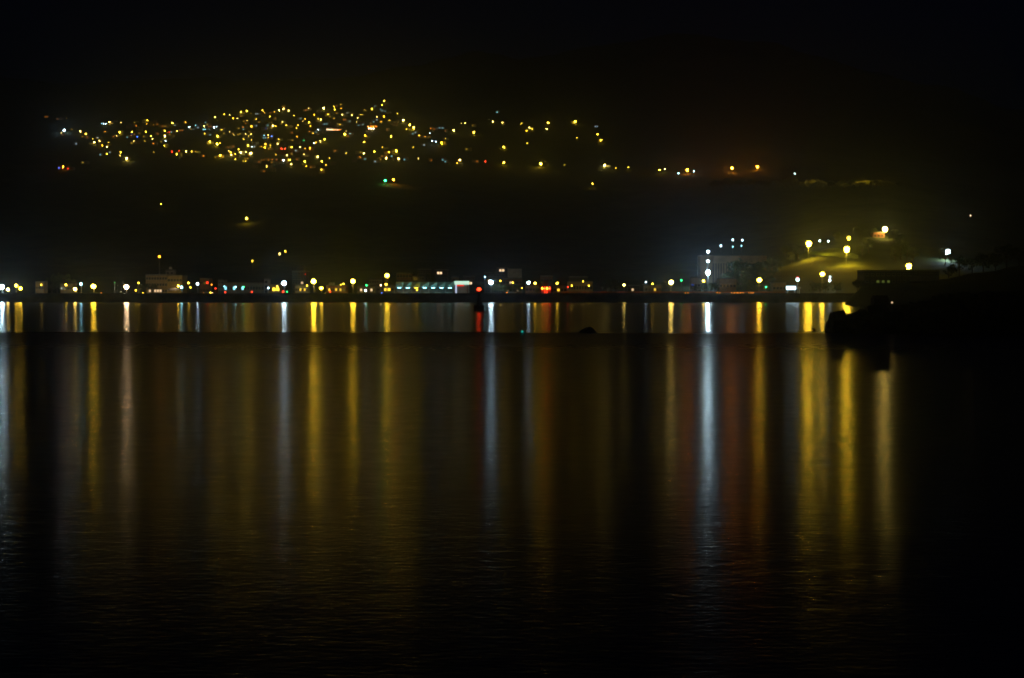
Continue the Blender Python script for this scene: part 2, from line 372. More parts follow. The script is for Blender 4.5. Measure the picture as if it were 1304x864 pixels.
B = """115 217 y3;215 211 y2;135 237 w1;40 243 o1;65 243 o1;58 277 y3;92 287 r2;108 287 c1;60 317 y4;65 353 w2;55 388 y2;30 360 y1;150 278 y2;190 276 o1;242 250 w2;292 236 c2;316 228 w1;365 215 c1;357 242 y2;255 265 y1;275 265 c1;308 254 w1;363 267 c2;395 266 c1;430 250 w3;450 245 w2;484 268 y2;437 174 y3;507 153 y2;549 156 y2;575 183 y3;608 182 y2;633 136 y3;677 127 y4;710 145 y1;795 122 y3;810 142 y2;760 150 w1;785 148 w1;885 134 y2;920 122 y3;955 110 y4;993 125 y3;852 170 y3;750 188 y2;770 212 y1;680 200 y1;655 205 y1;668 222 o1;648 250 o2;652 266 c1;713 242 y3;730 240 c2;748 240 w1;866 213 y1;874 238 y3;895 240 y2;822 258 b1;946 210 y2;940 225 y1;976 235 y3;1033 162 y2;1085 185 c1;1117 187 y2;1100 205 y1;1147 212 y2;1157 240 y3;1063 233 y2;1052 257 y2;1144 107 y2;1110 125 o1p;1187 155 y3;1215 186 y2;1237 192 y3;1258 107 y4;1290 152 y2;1215 268 w2;1200 288 c1;1225 270 c1;1280 226 c1;548 283 y1;505 297 y1;455 318 y3;400 308 c1;372 306 y1t;398 358 y3;452 376 y4;474 370 y2;580 308 y1;610 306 y1;670 302 y2;710 300 y2;690 315 y1;653 337 y2;713 346 y2;808 312 c2;838 308 y2;820 330 c1;838 327 y1;752 372 w1;687 388 y3;715 398 w2;735 397 w1;818 377 y3;815 402 y3;855 385 y2;855 402 y1;775 400 o2p;908 345 o2p;910 375 y2;920 360 y1;1020 350 y1;1055 320 y2;1105 350 g1;1018 292 o1;1015 401 y3;1080 400 y2;1117 411 y2;1152 407 o3;1168 405 c2;1048 427 w1;1108 454 y2;1185 368 w2;1200 365 y3;1232 353 y2;1265 340 y3;1145 290 y1p;1165 305 y1t;525 405 o1p;615 418 y2;573 396 o1;540 428 y2;555 440 y2;560 457 y3;590 452 y2;632 440 y4;670 438 y2;707 446 y4;650 503 y1;680 515 y1t;605 497 y1t;440 477 y1;477 462 y4;350 466 o2;262 432 y2;221 434 y3;285 440 o2p;148 452 y3;170 447 y2;113 433 r2;165 427 r2;885 465 y1t;980 462 y3;1015 453 y1;1000 497 y3;955 500 w3;940 500 o2;870 497 o2;900 497 o1;840 497 o1;805 500 o1;770 513 o1;1055 493 o1;1012 530 y3;827 540 y2;840 560 y1t;1115 508 y3;1127 543 y2;1160 552 o1;1212 473 y4;1243 507 y3;1240 570 y2;1262 545 y1t;1290 492 y1t"""
C = """150 93 y2;155 117 y3;203 78 y1;203 107 y2;107 152 y2;118 172 y1;150 183 y1;212 155 y2;250 143 w1;285 159 y2;236 193 o1;268 205 c1;195 230 y2;345 160 o2p;375 130 y1p;330 180 y2;320 207 y1;335 237 c1;368 230 c1;458 93 c1;437 111 y3;513 82 y3;513 125 c1;535 130 c1;528 167 y3;473 170 y2;473 195 w1;450 210 c1;505 208 y2;560 205 o2p;595 225 o2;232 303 y4;240 275 y1;270 302 c2;385 312 y3;385 325 o1p;390 370 y2t;465 441 y2t;375 446 y3;350 440 y1;335 480 o2p;385 490 c1;515 400 y2;582 318 y4;620 428 y4;565 438 y3;545 482 y3;585 468 c1;638 486 y3;460 510 w1;550 270 o1;150 432 o1p;230 455 y1t;237 437 w1;628 145 y2;673 198 y4;697 265 y2;720 265 y1;765 290 w1;745 300 c1;793 313 y2;825 325 o2p;855 325 o2p;872 297 w2;880 262 o2;905 265 o1;890 354 w2;918 358 w2;962 368 y4;980 340 o1p;970 256 c1;990 278 o1;1055 272 y3;1142 216 y2;1110 220 y1;1197 238 y1;1206 287 y4;750 400 y2;830 385 w1;1150 416 y1;787 485 y1;885 500 o1;990 497 c1;990 510 c1;1100 497 y4;1078 520 y2;1230 508 o1;1292 508 r2"""
D = """163 207 y3;196 137 c2;236 214 y2;380 221 y2;440 252 y3;458 262 y2;418 278 y3;580 217 y4;570 264 y2;786 206 y4;955 303 y3;978 348 y4;952 245 w1;808 340 y1t;435 378 y1t;246 397 y3;265 415 y1t;247 514 y4;705 533 y1;1008 537 y4;1080 567 y1t;1188 552 y2"""
LIGHTS = []
for off, txt in ((0, A), (200, B), (400, C), (600, D)):
    for e in txt.split(';'):
        a, b, k = e.split(); LIGHTS.append((off + float(a) / 5.927, 120 + float(b) / 5.927, k[0], int(k[1]), k[2:]))
MARKS = [  # landmarks that a label may refer to
 (81.6, 166, 'the cool white end lamp'), (80.5, 213, 'the low orange and blue lights'),
 (174.7, 174.3, 'the left blue light'), (346, 173.7, 'the middle blue light'), (474, 161.5, 'the glowing orange temple'),
 (424, 165.4, 'the row of white windows'), (360.6, 189.3, 'the twin red lights'), (489.1, 128.8, 'the topmost village lamp'),
 (524.4, 160.8, 'the bright double lamp'), (688.6, 208.6, 'the starlike lone lamp'), (275, 162, 'the bluish white house row'),
 (240.5, 196, 'the low lit facade'), (765, 178, 'the last bright lamp')]
DIRN = ['right of', 'upper right of', 'above', 'upper left of', 'left of', 'lower left of', 'below', 'lower right of']
ORD = ['nearest', 'second', 'third', 'fourth', 'fifth', 'sixth', 'seventh', 'eighth', 'ninth', 'tenth', 'eleventh', 'twelfth', 'thirteenth', 'fourteenth', 'fifteenth', 'sixteenth', 'seventeenth', 'eighteenth', 'nineteenth', 'twentieth']
QUEUE = []          # (object, u, v, noun phrase): labels are ranked once everything stands
def queue(o, u, v, phrase): QUEUE.append((o, u, v, phrase))
CN = dict(a='amber', y='yellow', Y='pale yellow', w='white', p='cream', o='orange', r='red', g='green', c='bluish', b='blue')

lamp_mesh = {}
def village_lamp(u, v, c, s, k=1):
    g, p = on_hill(u, v, 6.5, 2300)
    key = (c, s, k)
    if key not in lamp_mesh:
        r, I = HI[s]; H = 6.5; bm = new()
        bm_tube(bm, [(0, r + .25, -1), (0, r + .25, H * .6), (0, r + .25, H + r), (0, 0, H + r * .9)], [.14, .12, .1, .1], 5, 0)
        bm_ico(bm, (0, 0, H), r, 1 if s < 4 else 2, 1)
        bm_disc(bm, (0, 0, H - r - .08), r * .8, 2)  # added glowing underside, brightens the ground below
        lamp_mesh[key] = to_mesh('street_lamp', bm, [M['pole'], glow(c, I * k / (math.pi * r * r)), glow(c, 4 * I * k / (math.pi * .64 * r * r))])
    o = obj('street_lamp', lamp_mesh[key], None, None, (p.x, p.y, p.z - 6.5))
    tag(o, 'x', 'street lamp', 'street lamps of the hillside village')
    size = {1: 'faint', 2: 'small', 3: 'bright', 4: 'very bright', 5: 'dazzling'}[s]
    queue(o, u, v, f'{size} {CN[c]} village lamp')
    return o
def gable(bm, x0, x1, y0, y1, z, h, ov=.4, mi=0):
    ym = (y0 + y1) / 2
    a = [bm.verts.new(p) for p in ((x0 - ov, y0 - ov, z), (x1 + ov, y0 - ov, z), (x1 + ov, y1 + ov, z), (x0 - ov, y1 + ov, z), (x0 - ov, ym, z + h), (x1 + ov, ym, z + h))]
    for q in ((0, 1, 5, 4), (2, 3, 4, 5), (1, 2, 5), (3, 0, 4), (3, 2, 1, 0)):
        f = bm.faces.new([a[i] for i in q]); f.material_index = mi
HV = []
for i in range(4):
    w, d, h = ((9, 8, 6.2), (7, 8, 8.5), (12, 8, 5.6), (8, 7, 6.8))[i]
    wall = new(); bm_box(wall, -w / 2, w / 2, 0, d, -6, h); wall = to_mesh('wall', wall, M[('plaster', 'grey', 'white', 'brown')[i]])
    rf = new()
    if i == 1: bm_box(rf, -w / 2 - .25, w / 2 + .25, -.25, d + .25, h, h + .5)
    else: gable(rf, -w / 2, w / 2, 0, d, h + .01, 1.9)
    rf = to_mesh('roof', rf, M[('redroof', 'grey', 'roof', 'roof')[i]])
    wins = [(-w * .27, h * .62), (w * .27, h * .62), (-w * .27, h * .22), (w * .27, h * .22)]
    HV.append((w, d, h, wall, rf, wins))
_win = {}
def win_mesh(c, L, w=1.7, h=1.5):
    key = (c, L, w, h)
    if key not in _win:
        bm = new(); bm_box(bm, -w / 2, w / 2, -.06, .05, -h / 2, h / 2, 1)
        bm_box(bm, -w / 2 - .12, w / 2 + .12, -.14, .04, -h / 2 - .16, -h / 2 - .01, 0); bm_box(bm, -w / 2 - .12, w / 2 + .12, -.12, .04, h / 2 + .01, h / 2 + .13, 0)
        _win[key] = to_mesh('window', bm, [M['frame'], M['glass'] if c is None else glow(c, L)])
    return _win[key]
_wp = {}
def window_with_pane(parent, c, L, w, h, loc):
    k1, k2 = ('f', round(w, 2), round(h, 2)), (c, L, round(w, 2), round(h, 2))
    if k1 not in _wp:
        bm = new(); t = .09
        bm_box(bm, -w / 2 - t, -w / 2, -.1, .04, -h / 2, h / 2); bm_box(bm, w / 2, w / 2 + t, -.1, .04, -h / 2, h / 2)
        bm_box(bm, -w / 2 - t, w / 2 + t, -.1, .04, h / 2 + .002, h / 2 + t); bm_box(bm, -w / 2 - t - .05, w / 2 + t + .05, -.18, .04, -h / 2 - t - .04, -h / 2 - .002)
        bm_box(bm, -.03, .03, -.075, .04, -h / 2 + .002, h / 2 - .002)
        _wp[k1] = to_mesh('window', bm, M['frame'])
    if k2 not in _wp:
        bm = new(); bm_box(bm, -w / 2 + .002, w / 2 - .002, -.05, .03, -h / 2 + .002, h / 2 - .002)
        _wp[k2] = to_mesh('pane', bm, M['glass'] if c is None else glow(c, L))
    o = obj('window', _wp[k1], None, parent, loc); obj('pane', _wp[k2], None, o)
nh = 0
def village_house(u, v, c, s, mode, n_lit=1, label=None, H=3.2):
    global nh; nh += 1
    i = nh * 7 % 4 if mode != 'p' else (0, 2)[nh % 2]
    w, d, h, wall, rf, wins = HV[i]
    g, p = on_hill(u, v, H, 2300)
    wx, wz = wins[R.randrange(2) if mode != 'p' else 0]
    t = thing('hillside_house', label or 'x', 'house', (p.x - wx, p.y + .2, p.z - wz), 0, 'houses of the hillside village')
    obj('wall', wall, None, t); obj('roof', rf, None, t)
    for q, (a, b) in enumerate(wins):
        lit = mode == 'w' and (a == wx and b == wz or q < n_lit - 1)
        obj('window', win_mesh(c, {1: 1.6, 2: 5, 3: 16}[s]) if lit else win_mesh(None, 0), None, t, (a, 0, b))
    if mode == 'p':           # lamp added to wash the front with light
        bm = new(); bm_box(bm, -.12, .12, -1.5, 0, h - .9, h - .8, 0); bm_ico(bm, (0, -1.5, h - 1.05), .26, 1, 1)
        obj('front_wash_lamp', bm, [M['pole'], glow('y' if R.random() < .5 else 'o', {1: 30, 2: 70}[s])], t)
    if not label:
        queue(t, u, v, {'w': f'house with {CN.get(c, "")} lit window', 'p': 'lamp washed house front', 'd': 'dark unlit village house'}[mode])
    return t

# trees: one mesh of leaf faces per crown
def make_tree(h, rad, nleaf, leafm, seed, label='x'):
    q = random.Random(seed)
    t = thing('broadleaf_tree', label, 'tree')
    bm = new(); bm_tube(bm, [(0, 0, -1), (.1, 0, h * .3), (-.05, .1, h * .55), (.1, 0, h * .8)], [h * .035, h * .028, h * .02, h * .008], 7)
    tips = []
    for k in range(7):
        a = k * 2.4 + q.random(); z0 = h * (.3 + .06 * k); e = Vector((math.cos(a) * rad * .7, math.sin(a) * rad * .7, z0 + h * .2)); tips.append(e)
        bm_tube(bm, [(0, 0, z0), e * .5 + Vector((0, 0, z0 * .5)), e], [h * .014, h * .009, h * .003], 5)
    obj('trunk', bm, M['bark'], t)
    bm = new(); cl = []
    for k in range(16):
        a = q.random() * 6.28; zz = q.uniform(.38, .95); rr = rad * math.sqrt(max(.05, 1 - ((zz - .6) / .42) ** 2)) * q.uniform(.35, .95)
        cl.append((Vector((math.cos(a) * rr, math.sin(a) * rr, zz * h)), rad * q.uniform(.22, .42)))
    for _ in range(nleaf):
        c, r = q.choice(cl); d = Vector((q.gauss(0, 1), q.gauss(0, 1), q.gauss(0, .8))).normalized() * r * q.uniform(.5, 1.05)
        p = c + d; s = rad * q.uniform(.05, .1); n = Vector((q.gauss(0, 1), q.gauss(0, 1), q.gauss(.6, 1))).normalized(); a = n.orthogonal().normalized(); b = n.cross(a)
        bm.faces.new([bm.verts.new(p + x) for x in (a * s, b * s * .7, -a * s, -b * s * .7)])
    me = to_mesh('crown', bm, leafm); o = obj('crown', me, None, t)
    return t
TP = [make_tree(8, 3.6, 900, M['leaf'], 1), make_tree(7, 3.2, 800, M['leaf2'], 2), make_tree(9.5, 4.2, 1000, M['leaf2'], 3)]
used_proto = set()
def tree(i, loc, label, sc=1, group=None, rz=None):
    rz = R.uniform(0, 6.28) if rz is None else rz
    if i not in used_proto:
        used_proto.add(i); t = TP[i]; t.location = loc; t.rotation_euler = (0, 0, rz); t.scale = (sc,) * 3
    else: t = dup(TP[i], loc, rz, sc)
    t['label'] = label; t['category'] = 'tree'
    if group: t['group'] = group
    return t

for idx, (u, v, c, s, m) in enumerate(LIGHTS):
    if m == 'p': village_house(u, v, c, s, 'p', H=2.5)
    elif m == 't':
        g, p = on_hill(u, v, 3, 2300)
        t = tree(0, (p.x, p.y + 3, g.z - .6), 'x', R.uniform(.7, 1), 'lamp lit trees in the village')
        queue(t, u, v, 'lamp lit green tree')
        g2, p2 = on_hill(u + R.choice((-1, 1)) * 2.2, v - 1.2, 4.5, 2300)
        village_lamp(u + R.choice((-1, 1)) * 2.0, v - 1.5, 'y', 2 if s > 1 else 1, 1.5)  # lamp added to light the tree beside it
    elif c in 'oc' and s <= 2 or c == 'w' and s == 1 or c in 'b' or (c == 'y' and s == 1 and idx % 2):
        village_house(u, v, c, s, 'w', 1 + (idx % 3 == 0))
    else:
        z = (idx * 37 + int(u * 7)) % 20
        if c == 'y': c = 'a' if z < 3 else 'Y' if z > 12 else 'y'
        village_lamp(u, v, c, s, (.3, .45, .65, .95)[z % 4])
# neighbours that the street lamps light: house fronts and trees right behind the brighter lamps
q = random.Random(21)
for idx, (u, v, c, s, m) in enumerate(LIGHTS):
    if m or c not in 'yo' or s < 2: continue
    z = q.random()
    if z < .5:
        g, p = on_hill(u, v, 6.5, 2300); w, d, h, wall, rf, wins = HV[q.randrange(4)]
        t = thing('hillside_house', 'x', 'house', (p.x + q.uniform(-6, 6), p.y + q.uniform(4.5, 8), p.z - 6.5 + q.uniform(0, 1.5)), q.uniform(-.35, .35), 'houses of the hillside village')
        obj('wall', wall, None, t); obj('roof', rf, None, t)
        for a, b in wins: obj('window', win_mesh(None, 0), None, t, (a, 0, b))
        queue(t, u, v, 'house front lit by a street lamp')
    elif z < .85:
        g, p = on_hill(u, v, 6.5, 2300)
        t = tree(q.randrange(2), (p.x + q.uniform(-6, 6), p.y + q.uniform(4, 8), p.z - 7 + q.uniform(-1.5, .5)), 'x', q.uniform(.6, 1.0), 'lamp lit trees in the village')
        queue(t, u, v, 'lamp lit green tree')
# the many faint windows
q = random.Random(5); ok = [(u, v) for u, v, c, s, m in LIGHTS if 100 < u < 560]
for k in range(56):
    u, v = q.choice(ok); village_house(u + q.uniform(-8, 8), v + q.uniform(-3, 4), 'aoayYca'[k % 7], 1, 'w', 1 + k % 2)
# unlit neighbours between the lamps
q = random.Random(3); ok = [(u, v) for u, v, c, s, m in LIGHTS if 120 < u < 520]
for k in range(46):
    u, v = q.choice(ok); village_house(u + q.uniform(-9, 9), v + q.uniform(2, 6), 'y', 1, 'd')
# village features that a passer-by would name
tag(village_lamp(81.6, 166, 'w', 4, 1.3), 'cool white starlike lamp standing alone at the village left end', 'street lamp'); QUEUE.pop()
tag(village_lamp(80.5, 212.5, 'o', 3), 'orange lamp between a blue and a red light low left of the village', 'street lamp'); QUEUE.pop()
tag(village_lamp(489.1, 128.8, 'y', 3), 'topmost lamp of the whole village', 'street lamp'); QUEUE.pop()
tag(village_lamp(521.8, 159.2, 'y', 4), 'left of the bright double lamp at the village right shoulder', 'street lamp'); QUEUE.pop()
tag(village_lamp(526.9, 162.5, 'y', 4, 1.2), 'right of the bright double lamp at the village right shoulder', 'street lamp'); QUEUE.pop()
tag(village_lamp(688.6, 208.6, 'y', 5), 'brightest starlike yellow lamp, lone on the slope right of the village', 'street lamp'); QUEUE.pop()
tag(village_lamp(358.6, 189.3, 'r', 2), 'left of the twin red lights in the village', 'street lamp'); QUEUE.pop()
tag(village_lamp(362.8, 189.3, 'r', 2), 'right of the twin red lights in the village', 'street lamp'); QUEUE.pop()
village_house(174.7, 174.3, 'b', 3, 'w', 1, 'house with a vivid blue window, the left of two blue lights')
village_house(346, 173.7, 'b', 3, 'w', 1, 'house with a vivid blue window, the middle of the village')
village_house(75.2, 214, 'b', 2, 'w', 1, 'house with blue window just left of the low orange lamp')
village_house(86.5, 215, 'r', 2, 'w', 1, 'house with red window just right of the low orange lamp')
# hillside hotel with a row of white windows
g, p = on_hill(425, 165.2, 3, 2300)
t = thing('hillside_hotel', 'long hillside building with a glowing row of white and orange windows', 'hotel', (p.x, p.y, p.z - 4.4))
wd = 31
bm = new(); bm_box(bm, -wd / 2, wd / 2, 0, 10, -7, 7.4); obj('wall', bm, M['white'], t)
bm = new(); bm_box(bm, -wd / 2 - .4, wd / 2 + .4, -.8, 10.4, 7.41, 8); obj('roof', bm, M['roof'], t)
for i in range(11):
    obj('window', win_mesh(('p', 'p', 'p', 'p', 'p', 'o', 'p', 'o', 'p', 'o', 'o')[i], 8 if i < 6 else 5, 2.1, 1.7), None, t, (-wd / 2 + 1.9 + i * 2.72, 0, 4.4 - i * .1))
    obj('window', win_mesh(None, 0, 2.1, 1.4), None, t, (-wd / 2 + 1.9 + i * 2.72, 0, .9))

def temple(loc, w, label, scale=1, cat='temple', kk=1, c1='o', c2='r'):
    t = thing('temple', label, cat, loc)
    bm = new(); bm_box(bm, -w / 2, w / 2, 1.5, 7, -5, 4.2 * scale); obj('wall', bm, M['redwood'], t)
    bm = new(); bm_box(bm, -w / 2 - .8, w / 2 + .8, -1.6, 7.5, -5.5, 0.05); obj('plinth', bm, M['grey'], t)
    for lvl, (hw, z, hh) in enumerate(((w / 2 + 1.4, 4.2 * scale, 1.9 * scale), (w / 3.2, 6.6 * scale, 1.7 * scale))):
        bm = new(); n = 12; A_, B_, C_ = [], [], []
        for k in range(n + 1):
            s = -1 + 2 * k / n; lift = .9 * abs(s) ** 3 * scale
            A_.append(bm.verts.new((s * hw, -1.2 + lvl, z + lift))); B_.append(bm.verts.new((s * hw * .85, 3.5, z + hh + lift * .8))); C_.append(bm.verts.new((s * hw, 8, z + lift)))
        for k in range(n):
            bm.faces.new((A_[k], A_[k + 1], B_[k + 1], B_[k])); bm.faces.new((B_[k], B_[k + 1], C_[k + 1], C_[k])); bm.faces.new((A_[k + 1], A_[k], C_[k], C_[k + 1]))
        bm.faces.new((A_[0], B_[0], C_[0])); bm.faces.new((A_[n], C_[n], B_[n]))
        obj('roof', bm, M['redroof'], t)
        if lvl == 0:
            bm = new(); bm_box(bm, -w / 3.4, w / 3.4, 1.2, 6, z + .6 * scale, 6.7 * scale); obj('upper_wall', bm, M['redwood'], t)
    nc = 5
    for k in range(nc):
        x = -w / 2 + w * k / (nc - 1)
        bm = new(); bm_tube(bm, [(x, -.7, .04), (x, -.7, 4.3 * scale)], [.3, .28], 8); obj('column', bm, M['redwood'], t)
    for k in range(nc - 1):
        x = -w / 2 + w * (k + .5) / (nc - 1)
        bm = new(); bm_ico(bm, (x, -.9, 3.3 * scale), .42 * scale, 2, 0, 1, 1, 1.15); bm_tube(bm, [(x, -.9, 3.75 * scale), (x, -.9, 4.35 * scale)], [.04, .04], 4); obj('lantern', bm, glow(c1 if k % 2 else c2, 26 * kk), t)
    bm = new(); bm_box(bm, -w * .16, w * .16, 1.3, 1.55, .3, 3.2 * scale); obj('doorway', bm, glow(c1, 3 * kk), t)
    return t
g, p = on_hill(474, 161.5, 3, 2300)
temple((p.x, p.y, p.z - 3.5), 21, 'glowing orange temple hall with curved roofs in the upper village', 1.1, kk=1.0, c1='o', c2='y')
for i, u in enumerate((469.8, 472.6, 475.6)):
    tag(village_lamp(u, 163.8, 'p', 3, .8), f'cream lamp, {("left", "middle", "right")[i]} of three in front of the glowing orange temple', 'street lamp'); QUEUE.pop()

# ------------------------------------------------------------------ waterfront buildings
def block(u0, u1, vt, Y, label, cat='building', m='grey', cols=0, rows=0, lit=(), d=10, roof='parapet', name='waterfront_building', winc='p', winL=1.2, ww=1.2, wh=1.2, base=GZ, z0=None):
    a, b = ray(u0, vt, Y), ray(u1, vt, Y); w = b.x - a.x; h = a.z - base
    t = thing(name, label, cat, ((a.x + b.x) / 2, Y, base))
    bm = new(); bm_box(bm, -w / 2, w / 2, 0, d, -.02, h); obj('wall', bm, M[m] if isinstance(m, str) else m, t)
    bm = new()
    if roof == 'gable': gable(bm, -w / 2, w / 2, 0, d, h + .01, min(2.4, d * .2)); obj('roof', bm, M['roof'], t)
    else:
        for q in ((-w / 2 - .12, w / 2 + .12, -.12, .2), (-w / 2 - .12, w / 2 + .12, d - .2, d + .12)): bm_box(bm, q[0], q[1], q[2], q[3], h + .003, h + .6)
        for q in ((-w / 2 - .12, -w / 2 + .2), (w / 2 - .2, w / 2 + .12)): bm_box(bm, q[0], q[1], .2, d - .2, h + .003, h + .6)
        obj('parapet', bm, M['grey'] if m != 'grey' else M['dark'], t)
    for r in range(rows):
        for c in range(cols):
            x = -w / 2 + w * (c + .5) / cols; z = h * (r + .55) / rows
            L = (r, c) in lit
            window_with_pane(t, winc if L else None, winL if L else 0, min(ww, w / cols * .7), min(wh, h / rows * .55), (x, -.01, z))
    return t
# cream three-storey block with roof house, left
t = block(185.6, 213, 351.4, 785, 'cream three-storey block with a row of dim lit windows', m='plaster', cols=8, rows=3, lit=((0, 3), (0, 4), (0, 5), (0, 1)), d=14)
t = block(213.2, 232, 352, 786, 'long cream wing joined right of the three-storey block', m='plaster', cols=5, rows=2, lit=(), d=12)
t = block(211, 221.5, 345.2, 792, 'small rooftop stair house with mast above the cream block', m='grey', cols=2, rows=1, d=5, base=13.2, name='rooftop_hut')
bm = new(); bm_tube(bm, [(0, 2, 4.1 - .5), (0, 2, 6.4)], [.08, .05], 6); obj('mast', bm, M['pole'], t)
bm = new(); bm_box(bm, -.7, .7, 1.5, 2.5, 3.6, 4.6); obj('water_tank', bm, M['white'], t)
# red light mast
p = ray(202.4, 327, 800); t = thing('signal_mast', 'tall thin mast with orange red light above the cream block', 'mast', (p.x, 801, GZ))
h = p.z - GZ
bm = new(); bm_tube(bm, [(0, 0, 0), (0, 0, h * .6), (0, 0, h - .3)], [.3, .18, .1], 6); obj('pole', bm, M['pole'], t)
bm = new(); bm_ico(bm, (0, 0, h), .55, 2); obj('beacon_light', bm, glow('o', 14), t)
block(254.5, 266, 356, 790, 'small brown block with red window, right of the cream wing', m='brown', cols=3, rows=2, lit=((1, 2),), winc='r', winL=2.5, d=9)
block(277.5, 285, 357.5, 788, 'narrow grey tower block at the left end of the school', m='grey', cols=2, rows=3, d=9)
block(285.5, 336, 361, 786, 'long low grey school with a row of dark windows', 'school', m='grey', cols=14, rows=1, lit=((0, 0), (0, 3), (0, 6)), winc='c', winL=2, d=11, ww=2.0, wh=1.6)
block(336.4, 341.5, 356.5, 787, 'pale narrow stair tower at the right end of the school', m='white', cols=1, rows=3, d=8)
t = block(372, 390, 346.5, 840, 'dark stepped tower behind the bright white street lamp', m='dark', cols=5, rows=5, lit=((2, 3),), winL=1, d=12)
bm = new(); bm_box(bm, -2.2, 2.2, 2, 7, 13.3, 16.2); obj('roof_house', bm, M['dark'], t)
bm = new(); bm_ico(bm, (3.4, 0, 11.0), .3, 2); obj('warning_light', bm, glow('r', 3), t)
block(341.8, 356, 363.5, 776, 'low shop with glowing yellow front left of the white street lamp', 'shop', m='plaster', cols=3, rows=1, lit=((0, 1), (0, 2)), winc='y', winL=5, d=8, ww=3, wh=1.5)
block(376, 392, 364.2, 774, 'low pale shop row under the dark stepped tower', 'shop', m='white', cols=6, rows=1, lit=((0, 2), (0, 4)), winc='y', winL=2, d=7)
block(415, 441, 364.5, 776, 'reddish low row of shops between two yellow street lamps', 'shop', m='brick', cols=9, rows=1, lit=((0, 1), (0, 4), (0, 6)), winc='y', winL=2, d=8)
block(419, 424.5, 361.2, 792, 'small pale hut behind the reddish shop row', m='white', cols=1, rows=1, d=5)
block(455, 478, 365, 776, 'low grey quay shed behind the white and green quay lights', 'shed', m='grey', cols=7, rows=1, lit=((0, 1), (0, 5)), winc='p', winL=1.5, d=8)
block(480, 502, 364, 778, 'low shed left of the market roof with small lit windows', 'shed', m='grey', cols=5, rows=1, lit=((0, 2), (0, 3)), winc='y', winL=3, d=8)
block(470, 486, 356.5, 830, 'grey block behind the tall yellow street lamp', m='grey', cols=5, rows=3, lit=((1, 1),), d=10)
for (u0, u1, vt, Y, lb, mm, li) in ((505, 524, 349, 850, 'dark brown apartment block behind the market left end', 'brown', ()), (525, 540, 352.5, 848, 'pale block behind the market, beside the brown block', 'grey', ()), (532, 548, 344, 862, 'taller dark block behind the market with one roof light', 'dark', ()),
    (553, 570, 344.5, 856, 'dark block with two small lit windows behind the market', 'dark', ((3, 1), (3, 2))), (575, 583, 354, 845, 'small pale block with ochre trim behind the shop sign', 'plaster', ()), (590, 604, 353, 848, 'dark flat block right behind the shop sign', 'dark', ((2, 2), (2, 3)))):
    block(u0, u1, vt, Y, lb, m=mm, cols=5, rows=4, lit=li, d=10, winL=2)
# market hall with folded roof
Ym = 768
a, b = ray(502.6, 358.8, Ym), ray(578, 366.2, Ym); w = b.x - a.x; zt, ze = a.z - GZ, b.z - GZ
t = thing('fish_market', 'open market hall with a pale green folded zigzag roof on white posts', 'market', (a.x, Ym, GZ))
def membrane():
    m = bpy.data.materials.new('roof_membrane'); m.use_nodes = True; n = m.node_tree; p = n.nodes['Principled BSDF']
    p.inputs['Base Color'].default_value = (.45, .62, .55, 1); p.inputs['Roughness'].default_value = .7
    tr = n.nodes.new('ShaderNodeBsdfTranslucent'); tr.inputs[0].default_value = (.5, .72, .64, 1)
    mx = n.nodes.new('ShaderNodeMixShader'); mx.inputs[0].default_value = .55
    n.links.new(p.outputs[0], mx.inputs[1]); n.links.new(tr.outputs[0], mx.inputs[2]); n.links.new(mx.outputs[0], n.nodes['Material Output'].inputs[0])
    return m
MEM = membrane(); nb = 7
for k in range(nb):
    x0, x1 = w * k / nb, w * (k + 1) / nb
    bm = new()
    A0, A1, B1, C0, C1 = (bm.verts.new(q) for q in ((x0, 0, ze), (x1, 0, ze), (x1, 3.2, zt), (x0, 7, ze + .3), (x1, 7, ze + .3)))
    bm.faces.new((A0, A1, B1)); bm.faces.new((A0, B1, C0)); bm.faces.new((B1, C1, C0))
    f = bm.faces.new([bm.verts.new(q) for q in ((x0 + .02, 7.4, ze), (x1 - .02, 7.4, ze), (x1 - .02, 7.4, zt), (x0 + .02, 7.4, zt - .3))])
    obj('roof_panel', bm, MEM, t)
for k in range(nb + 1):
    bm = new(); bm_tube(bm, [(w * k / nb, .3, 0), (w * k / nb, .3, ze - .02)], [.16, .14], 8); obj('post', bm, M['white'], t)
for k in range(nb):
    bm = new(); bm_box(bm, w * (k + .3) / nb, w * (k + .7) / nb, 3.0, 3.25, ze - .35, ze - .22); obj('roof_glow_tube', bm, glow('c' if k != 2 else 'y', 22), t)  # tubes added to light the roof from below
bm = new(); bm_box(bm, 0, w, 9, 9.3, 0, ze + .25); obj('back_wall', bm, M['grey'], t)
for k in range(5):
    x = w * (.1 + .19 * k); bm = new(); bm_box(bm, x, x + 3, 4.5, 5.6, 0, 1.0, 0, .06); tag(obj('market_stall', bm, M['white'], None, (a.x, Ym, GZ)), f'pale counter {("under the first yellow lit bay", "left of the middle", "in the middle", "right of the middle", "at the right end")[k]} inside the open market hall', 'counter', 'counters inside the market hall')
